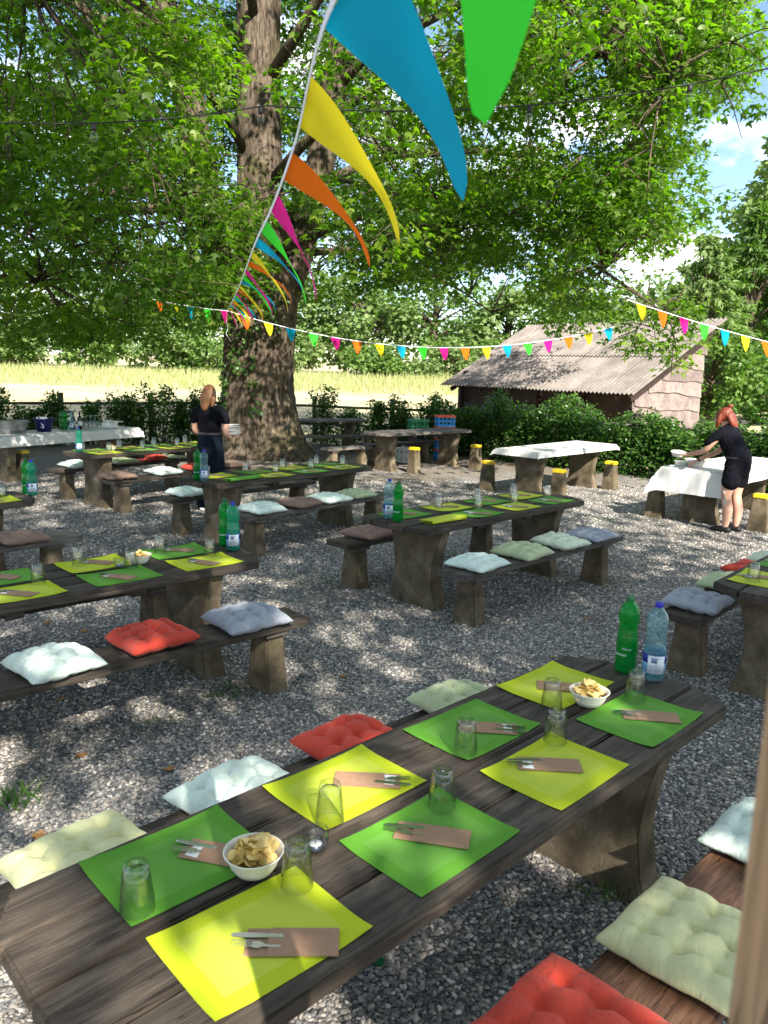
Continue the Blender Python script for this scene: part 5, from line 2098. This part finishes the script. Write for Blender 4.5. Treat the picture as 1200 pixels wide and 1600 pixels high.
# ------------------------------------------------------------------ crates
def crate_mesh_parts(w, d, h):
    side = MB()
    for s in (-1, 1):
        for k in range(3):
            side.box((0, s * (d / 2 - .008), .03 + k * (h - .05) / 2), (w, .014, .034))
            side.box((s * (w / 2 - .008), 0, .031 + k * (h - .05) / 2), (.0135, d - .03, .034))
        for q in np.linspace(-w / 2 + .03, w / 2 - .03, 5):
            side.box((q, s * (d / 2 - .010), h / 2), (.024, .010, h - .02))
        for q in np.linspace(-d / 2 + .04, d / 2 - .04, 4):
            side.box((s * (w / 2 - .010), q, h / 2), (.010, .024, h - .02))
    side.box((0, 0, .008), (w - .03, d - .03, .012))
    return side


def crate(p, rz, body, rim, label, group, h=.24):
    root = empty('bottle_crate', p, rz)
    tag(root, label, 'crate', group)
    crate_mesh_parts(.40, .30, h).build('body', body, root)
    mb = MB()
    for s in (-1, 1):
        mb.box((0, s * .1425, h - .012), (.412, .024, .040))
        mb.box((s * .195, 0, h - .0125), (.024, .262, .039))
    mb.build('rim', rim, root)


CG = 'crates stacked behind the bare table'
for j, (b, r, lab) in enumerate([('crate_black', 'crate_black', 'black crate at the foot of the stack under the green crate'), ('crate_black', 'crate_black', 'black crate in the middle of the stack under the green crate'), ('crate_green', 'crate_green', 'green crate on top of the black ones')]):
    crate(Vector((.70, 17.35, .289 * j)), R(20), b, r, lab, CG, .285)
for j, nm in enumerate(('bottom', 'second', 'third', 'top')):
    crate(Vector((1.28, 17.30, .244 * j)), R(12), 'crate_blue', 'crate_orange', f'blue crate with orange rim, {nm} of the stack beside the green crate', CG)
for j in range(1):
    crate(Vector((.45, 16.75, 0)), R(35), 'crate_white', 'crate_white', 'white crate standing on the ground under the bare bench', CG, .30)

# small green bottle cap dropped on the gravel
o = ob('dropped_bottle_lid', CAPS['cap_green'], None, (.02, 2.36, .012), (.5, .3, 0))
tag(o, 'green plastic bottle lid dropped on the sunlit gravel', 'bottle lid')

# the wooden post at the edge of the terrace
root = empty('terrace_post', (.232, .332, 0))
tag(root, 'smooth tan wooden post at the terrace edge', 'post')
me = bevelled(MB().box((1.35, 0, 0), (2.7, .060, .094)).mesh('shaft', 'wood_post'), .008, 2)
ob('shaft', me, root, (0, 0, 0), (0, -PI / 2, 0))
ob('foot_plate', bevelled(MB().box((0, 0, .006), (.16, .12, .012)).mesh('foot_plate', 'zinc'), .003, 1), root)


# ================================================================== BUNTING AND LIGHTS
def ribbon(pts, w, th=.0006):
    """flat tape through pts, its width hanging downwards"""
    V, F = [], []
    for i, p in enumerate(pts):
        t = (pts[min(i + 1, len(pts) - 1)] - pts[max(i - 1, 0)]).normalized()
        s = t.cross(Vector((0, 0, 1))).normalized()
        dn = Vector((0, 0, -1))
        for a in (-th, th):
            V += [tuple(p + s * a), tuple(p + s * a + dn * w)]
    for i in range(len(pts) - 1):
        q = i * 4
        F += [(q, q + 4, q + 5, q + 1), (q + 2, q + 3, q + 7, q + 6), (q, q + 2, q + 6, q + 4), (q + 1, q + 5, q + 7, q + 3)]
    n = (len(pts) - 1) * 4
    F += [(0, 1, 3, 2), (n, n + 2, n + 3, n + 1)]
    return V, F


def pennant(a, b, tip, curl, mat, parent, org):
    """cloth triangle from tape points a, b to its tip; curl = middle bulge vector"""
    a, b, tip, curl = Vector(a), Vector(b), Vector(tip), Vector(curl)
    n, m = 14, 6
    V, F, rows = [], [], []
    for i in range(n + 1):
        t = i / n
        row = []
        k = m if i < n else 0
        for j in range(m + 1):
            s = j / m
            base = a.lerp(b, s)
            p = (a + b) / 2 + (base - (a + b) / 2) * (1 - t) ** .62 + (tip - (a + b) / 2) * t + curl * (4 * t * (1 - t)) * .5 + curl.cross(tip - a) * 0.0
            p += (b - a).cross(tip - a).normalized() * (.010 * math.sin(3.2 * t + 2.5 * s) * t * (1 - t) * 4 * (b - a).length / .2)
            row.append(len(V))
            V.append(tuple(p - org))
            if i == n:
                break
        rows.append(row)
    for i in range(n - 1):
        for j in range(m):
            F.append((rows[i][j], rows[i][j + 1], rows[i + 1][j + 1], rows[i + 1][j]))
    for j in range(m):
        F.append((rows[n - 1][j], rows[n - 1][j + 1], rows[n][0]))
    return ob('pennant', mesh_from('pennant', V, F, mat, True), parent)


def catenary(a, b, sag, n):
    a, b = Vector(a), Vector(b)
    return [a.lerp(b, t) - Vector((0, 0, sag * 4 * t * (1 - t))) for t in np.linspace(0, 1, n)]


ORDER = ['green', 'blue', 'yellow', 'orange', 'pink']


def polyline_at(pts, s):
    d = 0
    for p, q in zip(pts[:-1], pts[1:]):
        l = (q - p).length
        if d + l >= s:
            return p.lerp(q, (s - d) / l)
        d += l
    return pts[-1]


def bunting(pts, label, first, start, step, w, ln, blow, tape_w=.012, rev=False, amount=1.0):
    org = pts[0].copy()
    root = empty('bunting', org)
    tag(root, label, 'bunting', 'bunting strings')
    V, F = ribbon(pts, tape_w)
    ob('tape', mesh_from('tape', [tuple(Vector(v) - org) for v in V], F, 'tape_white'), root)
    tot = sum((q - p).length for p, q in zip(pts[:-1], pts[1:]))
    s, k = start, first
    while s + w < tot:
        a, b = polyline_at(pts, s), polyline_at(pts, s + w)
        dz = Vector((0, 0, -tape_w))
        a, b = a + dz * .5, b + dz * .5
        mid = (a + b) / 2
        bl = Vector(blow(k, s))
        d = (Vector((0, 0, -1)) * (1 - .35 * amount) + bl).normalized()
        tip = mid + d * ln
        hz = Vector((bl.x, bl.y, 0))
        curl = hz * ln * .34 + Vector((0, 0, .10 * ln * bl.length))
        pennant(a, b, tip, curl, 'flag_' + ORDER[k % 5], root, org)
        s += step
        k += -1 if rev else 1
    return root


# the string that comes from overhead down to the maple, streaming in the breeze
near = [Vector(p) for p in ((.75, -.35, 2.85), (.40, .33, 2.68), (.10, .70, 2.48), (-.075, 1.08, 2.475), (-.20, 1.7, 2.455), (-.35, 2.4, 2.455), (-.53, 3.2, 2.47), (-.95, 5.2, 2.52), (-1.55, 8.0, 2.60), (-2.02, 10.2, 2.68), (-2.26, 11.3, 2.74))]
# smooth the string
sm = []
for i in range(len(near) - 1):
    p0, p1, p2, p3 = near[max(i - 1, 0)], near[i], near[i + 1], near[min(i + 2, len(near) - 1)]
    for t in np.linspace(0, 1, 8, endpoint=False):
        sm.append(.5 * ((2 * p1) + (-p0 + p2) * t + (2 * p0 - 5 * p1 + 4 * p2 - p3) * t * t + (-p0 + 3 * p1 - 3 * p2 + p3) * t ** 3))
sm.append(near[-1])


def blow_near(k, s):
    g = random.Random(k * 7 + 3)
    f = .72 if k == 6 else .70 if k == 7 else 1.0 if k == 8 else [.62, .95, .75, 1.15, .62, .8, 1.2, .7, .9, .55][k % 10]
    if s < 1.4:
        return (-.10, .02, 0)
    return (.72 * f + g.uniform(-.06, .06), .10 + g.uniform(-.12, .12), -.10)


bunting(sm, 'near bunting string of bright pennants streaming towards the maple', 5, 1.15, .42, .25, .285, blow_near, .014)


def blow_far(k, s):
    g = random.Random(k * 13 + 1)
    return (.10 + g.uniform(-.06, .10), g.uniform(-.05, .05), 0)


# the string across the yard, tied to the near one at the trunk, up into the hanging bough
across = catenary((-3.6, 12.2, 2.92), (-2.27, 11.4, 2.72), .02, 6) + catenary((-2.27, 11.4, 2.72), (3.55, 12.4, 2.72), .42, 26)[1:]
bunting(across, 'bunting string hanging across the yard from the maple trunk to a bough', 3, .12, .325, .145, .19, blow_far, .008, True, .3)
third = catenary((3.05, 10.4, 2.92), (8.4, 11.8, 2.05), .12, 16)
bunting(third, 'bunting string sloping from the bough past the shed roof', 2, .12, .33, .15, .21, blow_far, .008, False, .3)
# a bit of another string overhead
fourth = catenary((.60, 1.62, 2.96), (1.6, 1.74, 3.02), .02, 12)
bunting(fourth, 'short bunting stretch overhead showing one blue pennant', 1, .14, 3, .2, .30, lambda k, s: (-.12, .0, 0), .014, False, .2)
# loose tail of tape at the knot
tail = MB()
tail.add(*ribbon([Vector((-2.27, 11.35, 2.73)), Vector((-2.285, 11.36, 2.6)), Vector((-2.26, 11.35, 2.48)), Vector((-2.29, 11.36, 2.40)), Vector((-2.22, 11.36, 2.30))], .012))
o = tail.build('tape_tail', 'tape_white')
tag(o, 'loose white tape end hanging from the knot by the trunk', 'tape')


def string_lights(pts, at_s, label):
    org = pts[0].copy()
    root = empty('string_lights', org)
    tag(root, label, 'lights', 'strings of lights')
    MB().tube([p - org for p in pts], .0058, 6).build('cable', 'cable_black', root, smooth=True)
    for s in at_s:
        p = polyline_at(pts, s) - org
        so = MB().lathe([(.012, -.005), (.020, -.010), (.021, -.050), (.017, -.055)], 14).build('socket', 'cable_black', root, p, smooth=True)
        MB().lathe([(.013, -.052), (.016, -.060), (.027, -.085), (.030, -.100), (.026, -.118), (.012, -.129), (.002, -.131)], 16).build('bulb', 'bulb_glass', root, p, smooth=True)


ps = catenary((-4.2, 6.1, 3.78), (-1.0, 6.6, 3.98), .14, 12) + catenary((-1.0, 6.6, 3.98), (4.4, 6.3, 4.72), .28, 18)[1:]
string_lights(ps, (1.15, 1.95, 3.22, 5.3, 6.5, 7.7), 'black cable with clear bulbs strung across under the crown')
del ps


# ================================================================== PEOPLE
def solid(parts):
    """closed overlapping limbs: each (points, radii) with radii numbers or (side, depth) pairs, first radius along x"""
    mb = MB()
    for pts, rad in parts:
        if len(pts) == 1:
            c, (a, b, d) = Vector(pts[0]), rad
            V, F = [], []
            n, m = 20, 14
            for i in range(1, m):
                th = PI * i / m
                for k in range(n):
                    q = 2 * PI * k / n
                    V.append((c.x + a * math.sin(th) * math.cos(q), c.y + b * math.sin(th) * math.sin(q), c.z + d * math.cos(th)))
            top, bot = len(V), len(V) + 1
            V += [(c.x, c.y, c.z + d), (c.x, c.y, c.z - d)]
            for i in range(m - 2):
                for k in range(n):
                    x, y = i * n + k, i * n + (k + 1) % n
                    F.append((x, x + n, y + n, y))
            for k in range(n):
                F.append((top, k, (k + 1) % n))
                F.append((bot, (m - 2) * n + (k + 1) % n, (m - 2) * n + k))
            mb.add(V, F)
            continue
        # rounded ends
        P = [Vector(p) for p in pts]
        Rr = [r if hasattr(r, '__len__') else (r, r) for r in rad]
        d0, d1 = (P[0] - P[1]).normalized(), (P[-1] - P[-2]).normalized()
        Q, S = [], []
        for f in (.98, .8, .45):
            Q.append(P[0] + d0 * min(Rr[0]) * f * .9)
            S.append(tuple(x * math.sqrt(1 - f * f) for x in Rr[0]))
        # catmull-rom resample
        for i in range(len(P) - 1):
            p0, p1, p2, p3 = P[max(i - 1, 0)], P[i], P[i + 1], P[min(i + 2, len(P) - 1)]
            for t in (0, .25, .5, .75):
                Q.append(.5 * ((2 * p1) + (-p0 + p2) * t + (2 * p0 - 5 * p1 + 4 * p2 - p3) * t * t + (-p0 + 3 * p1 - 3 * p2 + p3) * t ** 3))
                S.append(tuple(x * (1 - t) + y * t for x, y in zip(Rr[i], Rr[i + 1])))
        Q.append(P[-1])
        S.append(Rr[-1])
        for f in (.45, .8, .98):
            Q.append(P[-1] + d1 * min(Rr[-1]) * f * .9)
            S.append(tuple(x * math.sqrt(1 - f * f) for x in Rr[-1]))
        mb.tube(Q, S, 16)
    return mb


def fused(name, parts, mat, parent, voxel=.010, smooth=6):
    sol = solid(parts)
    if parent.get('upright'):
        k = parent['upright']
        sol.v = [(x, y - k * max(0, z - .9), z) for x, y, z in sol.v]
    me = sol.mesh(name, mat, True)
    tmp = bpy.data.objects.new(name, me)
    COL.objects.link(tmp)
    m = tmp.modifiers.new('r', 'REMESH')
    m.mode = 'VOXEL'
    m.voxel_size = voxel
    m.use_smooth_shade = True
    s = tmp.modifiers.new('s', 'SMOOTH')
    s.factor = .5
    s.iterations = smooth
    dg = bpy.context.evaluated_depsgraph_get()
    out = bpy.data.meshes.new_from_object(tmp.evaluated_get(dg))
    bpy.data.objects.remove(tmp)
    out.name = name
    out.materials.clear()
    out.materials.append(MATS[mat])
    out.polygons.foreach_set('use_smooth', [True] * len(out.polygons))
    return ob(name, out, parent)


def hand(wrist, d, up, side, curl, L=.175):
    """palm and five fingers as limb chains; d points along the hand, up out of its back, side to the thumb"""
    w, d, up, side = Vector(wrist), Vector(d).normalized(), Vector(up).normalized(), Vector(side).normalized()
    k = L / .18
    parts = [([w - d * .02, w + d * .03 * k, w + d * .085 * k], [(.026 * k, .020 * k), (.034 * k, .018 * k), (.038 * k, .014 * k)])]
    for i, (off, ln) in enumerate(((.030, .070), (.010, .080), (-.010, .074), (-.029, .058))):
        b = w + d * .085 * k + side * off * k
        p1 = b + (d * math.cos(curl) - up * math.sin(curl)) * ln * .5 * k
        p2 = p1 + (d * math.cos(2 * curl) - up * math.sin(2 * curl)) * ln * .5 * k
        parts.append(([b - d * .02 * k, b, p1, p2], [.009 * k, .0095 * k, .0085 * k, .007 * k]))
    t0 = w + d * .025 * k + side * .028 * k
    t1 = t0 + (d * .6 + side * .7 - up * .3).normalized() * .042 * k
    t2 = t1 + (d * .9 + side * .2 - up * .4).normalized() * .034 * k
    parts.append(([t0 - side * .012 * k, t0, t1, t2], [.011 * k, .012 * k, .010 * k, .008 * k]))
    return parts


def place_person(name, loc, rz, label):
    root = empty(name, loc, rz)
    tag(root, label, 'person')
    return root


# --- woman by the maple: stands with her back to us, carries a stack of plates on her forearm. Local frame: she faces +y.
A = place_person('person', (-2.36, 10.55, 0), R(-14), 'person with strawberry blond hair in black tee and navy trousers carrying plates')
rarm = [(.175, 0, 1.36), (.225, -.01, 1.22), (.235, .0, 1.08), (.225, .10, 1.015), (.20, .20, 1.00)]
larm = [(-.175, 0, 1.36), (-.225, .03, 1.22), (-.235, .05, 1.09), (-.17, .17, 1.03), (-.05, .26, 1.02)]
body = [([(0, .01, .86), (0, .01, .98), (0, .0, 1.10), (0, -.005, 1.25), (0, -.01, 1.36), (0, -.005, 1.415)], [(.165, .115), (.155, .105), (.125, .09), (.150, .10), (.150, .085), (.07, .06)]),
        ([(0, -.005, 1.38), (0, .01, 1.46), (0, .02, 1.52)], [.058, .050, .052]),
        ([(0, .025, 1.585)], (.074, .092, .110)),
        ([(0, .110, 1.565), (0, .128, 1.555)], [.012, .010]),
        ([(.076, .02, 1.575), (.082, .015, 1.59)], [.012, .016]), ([(-.076, .02, 1.575), (-.082, .015, 1.59)], [.012, .016]),
        (rarm, [.052, .046, .040, .036, .027]), (larm, [.052, .046, .040, .036, .027]),
        ([(.085, .01, .88), (.09, .015, .68), (.095, .0, .47), (.10, -.02, .28), (.105, -.03, .09)], [.088, .080, .060, .056, .040]),
        ([(-.085, .01, .88), (-.09, .02, .68), (-.095, .03, .47), (-.10, .03, .28), (-.105, .03, .09)], [.088, .080, .060, .056, .040]),
        ([(.105, -.05, .05), (.108, .10, .035)], [(.036, .034), (.034, .026)]), ([(-.105, .01, .05), (-.108, .16, .035)], [(.036, .034), (.034, .026)])]
body += hand((.20, .20, 1.00), (-.25, 1, .0), (0, 0, -1), (1, 0, 0), .25, .165)
body += hand((-.05, .26, 1.02), (.9, .5, 0), (0, 0, -1), (0, 1, 0), .2, .165)
fused('body', body, 'skin', A, .0075, 4)
fused('shirt', [([(0, .01, .98), (0, .005, 1.10), (0, -.005, 1.25), (0, -.012, 1.36), (0, -.01, 1.415)], [(.168, .125), (.148, .108), (.165, .118), (.165, .105), (.085, .068)]),
                ([(.11, -.005, 1.38), (.19, -.004, 1.34), (.232, -.01, 1.24)], [.066, .066, .066]), ([(-.11, -.005, 1.38), (-.19, .0, 1.34), (-.232, .02, 1.24)], [.066, .066, .066])], 'black_cotton', A, .010, 5)
fused('trousers', [([(0, .01, 1.055), (0, .01, .98), (0, .0, .86), (0, .0, .80)], [(.158, .115), (.172, .128), (.185, .140), (.170, .130)]),
                   ([(.088, .0, .86), (.095, .01, .66), (.102, .0, .45), (.108, -.01, .25), (.112, -.02, .10)], [.105, .104, .100, .104, .110]),
                   ([(-.088, .0, .86), (-.095, .015, .66), (-.102, .025, .45), (-.108, .03, .25), (-.112, .03, .10)], [.105, .104, .100, .104, .110])], 'navy_denim', A, .010, 4)
mb = MB().lathe([(.166, 1.045), (.168, 1.05), (.168, 1.075), (.164, 1.08)], 30)
mb.v = [(x, y * .76 + .01, z) for x, y, z in mb.v]
mb.build('belt', 'belt', A, smooth=True)
fused('hair', [([(0, .0, 1.60)], (.090, .098, .112)), ([(0, -.045, 1.60), (-.012, -.085, 1.52), (-.02, -.092, 1.44), (-.02, -.098, 1.385)], [(.078, .05), (.080, .045), (.066, .034), (.035, .02)]),
               ([(-.07, .0, 1.60), (-.082, -.03, 1.50), (-.070, -.06, 1.40)], [.03, .032, .018]), ([(.07, .0, 1.60), (.080, -.03, 1.51), (.062, -.06, 1.43)], [.03, .032, .016])], 'hair_blond', A, .008, 4)
for s, y in ((1, -.03), (-1, .03)):
    fused('shoe', [([(s * .106, y - .06, .040), (s * .108, y + .06, .045), (s * .112, y + .15, .032)], [(.046, .040), (.048, .042), (.042, .030)])], 'shoe_white', A, .010, 2)
M = Matrix.Translation(A.location) @ Matrix.Rotation(A.rotation_euler.z, 4, 'Z')
PLATE = smooth_by_angle(MB().lathe([(.06, 0), (.07, .002), (.105, .014), (.112, .017), (.105, .018), (.07, .007), (.01, .006)], 32).mesh('plate', 'white_plastic'), 50)
for j in range(8):
    q = M @ Vector((.205 + rnd.uniform(-.012, .012), .27 + rnd.uniform(-.012, .012), 1.026 + .0185 * j))
    o = ob('plate', PLATE, None, q, (rnd.uniform(-.05, .05), rnd.uniform(-.05, .05), 0))
    tag(o, 'white plate in the stack carried by the blond person', 'plate', 'plates carried by the person')

# --- woman at the working table: bends forward over it. Local frame: she faces +y.
B = place_person('person', (4.46, 10.08, 0), R(42), 'person with red hair in black tee and shorts bending over the white cloth')
B['upright'] = .26
ra = [(.16, .21, 1.29), (.19, .26, 1.12), (.18, .31, 1.02), (.15, .43, .93), (.13, .53, .87)]
la = [(-.16, .21, 1.29), (-.20, .27, 1.13), (-.185, .34, 1.03), (-.14, .46, .99), (-.11, .55, .965)]
legs = [([(.085, -.07, .86), (.09, -.06, .66), (.088, -.055, .47), (.09, -.095, .29), (.092, -.085, .09)], [.100, .088, .062, .064, .040]),
        ([(-.085, -.07, .86), (-.085, -.03, .66), (-.080, .0, .47), (-.085, -.04, .29), (-.09, -.03, .09)], [.100, .088, .062, .064, .040])]
body = [([(0, -.07, .84), (0, -.06, .95), (0, .02, 1.06), (0, .12, 1.18), (0, .19, 1.29), (0, .225, 1.345)], [(.17, .125), (.155, .115), (.135, .10), (.155, .11), (.15, .09), (.07, .06)]),
        ([(0, .21, 1.32), (0, .27, 1.385), (0, .30, 1.43)], [.058, .050, .052]),
        ([(0, .335, 1.475)], (.074, .098, .105)), ([(0, .405, 1.43), (0, .425, 1.415)], [.012, .010]),
        ([(.076, .325, 1.46), (.082, .32, 1.47)], [.012, .016]), ([(-.076, .325, 1.46), (-.082, .32, 1.47)], [.012, .016]),
        (ra, [.052, .047, .041, .036, .027]), (la, [.052, .047, .041, .036, .027])] + legs
body += [([(.092, -.11, .045), (.096, .06, .035)], [(.036, .034), (.034, .026)]), ([(-.09, -.055, .045), (-.094, .115, .035)], [(.036, .034), (.034, .026)])]
body += hand((.13, .53, .87), (-.1, .8, -.45), (0, .4, 1), (-1, .1, 0), .45, .165)
body += hand((-.11, .55, .955), (.2, .9, -.2), (0, .2, 1), (1, .1, 0), .4, .165)
fused('body', body, 'skin', B, .0075, 4)
fused('shirt', [([(0, -.065, .955), (0, -.03, 1.0), (0, .03, 1.07), (0, .12, 1.18), (0, .19, 1.29), (0, .22, 1.34)], [(.172, .135), (.168, .132), (.165, .128), (.172, .130), (.168, .108), (.085, .07)]),
                ([(.10, .20, 1.30), (.168, .225, 1.26), (.188, .29, 1.14)], [.068, .070, .068]), ([(-.10, .20, 1.30), (-.17, .225, 1.26), (-.198, .30, 1.15)], [.068, .070, .068])], 'black_cotton', B, .010, 5)
fused('shorts', [([(0, -.06, .985), (0, -.07, .90), (0, -.075, .82)], [(.172, .135), (.190, .155), (.188, .150)]), ([(.088, -.07, .84), (.095, -.06, .66)], [.118, .118]), ([(-.088, -.065, .84), (-.092, -.045, .66)], [.118, .116])], 'black_cotton', B, .010, 4)
fused('hair', [([(0, .325, 1.495)], (.090, .103, .108)), ([(0, .25, 1.50), (.0, .20, 1.44), (.01, .155, 1.38), (.015, .12, 1.345)], [(.078, .05), (.082, .042), (.070, .035), (.035, .018)]),
               ([(.072, .34, 1.49), (.084, .33, 1.41), (.078, .33, 1.335)], [.032, .032, .018]), ([(-.072, .34, 1.49), (-.084, .33, 1.41), (-.078, .335, 1.34)], [.032, .032, .018]),
               ([(0, .29, 1.615)], (.034, .034, .032)), ([(0, .30, 1.57), (0, .29, 1.61)], [.03, .024])], 'hair_red', B, .008, 4)
for s, y in ((1, -.085), (-1, -.03)):
    fused('shoe', [([(s * .092, y - .045, .040), (s * .094, y + .06, .042), (s * .098, y + .165, .030)], [(.045, .042), (.046, .040), (.042, .028)])], 'shoe_black', B, .010, 2)
MB().lathe([(.031, -.012), (.034, -.010), (.034, .010), (.031, .012)], 18).build('wristband', 'cable_black', B, (.135, .505, .885), (R(58), 0, R(-12)), smooth=True)
del B['upright']
mb = MB().lathe([(.176, .962), (.180, .966), (.180, .984), (.176, .988)], 30)
mb.v = [(x, y * .80 - .066, z) for x, y, z in mb.v]
mb.build('waistband', 'belt', B, smooth=True)
M = Matrix.Translation(B.location) @ Matrix.Rotation(B.rotation_euler.z, 4, 'Z')
o = ob('food_bowl', DISH, None, M @ Vector((-.09, .70, .92)), (.15, 0, 0))
tag(o, 'cream paper bowl held in the hand of the red haired person', 'bowl')
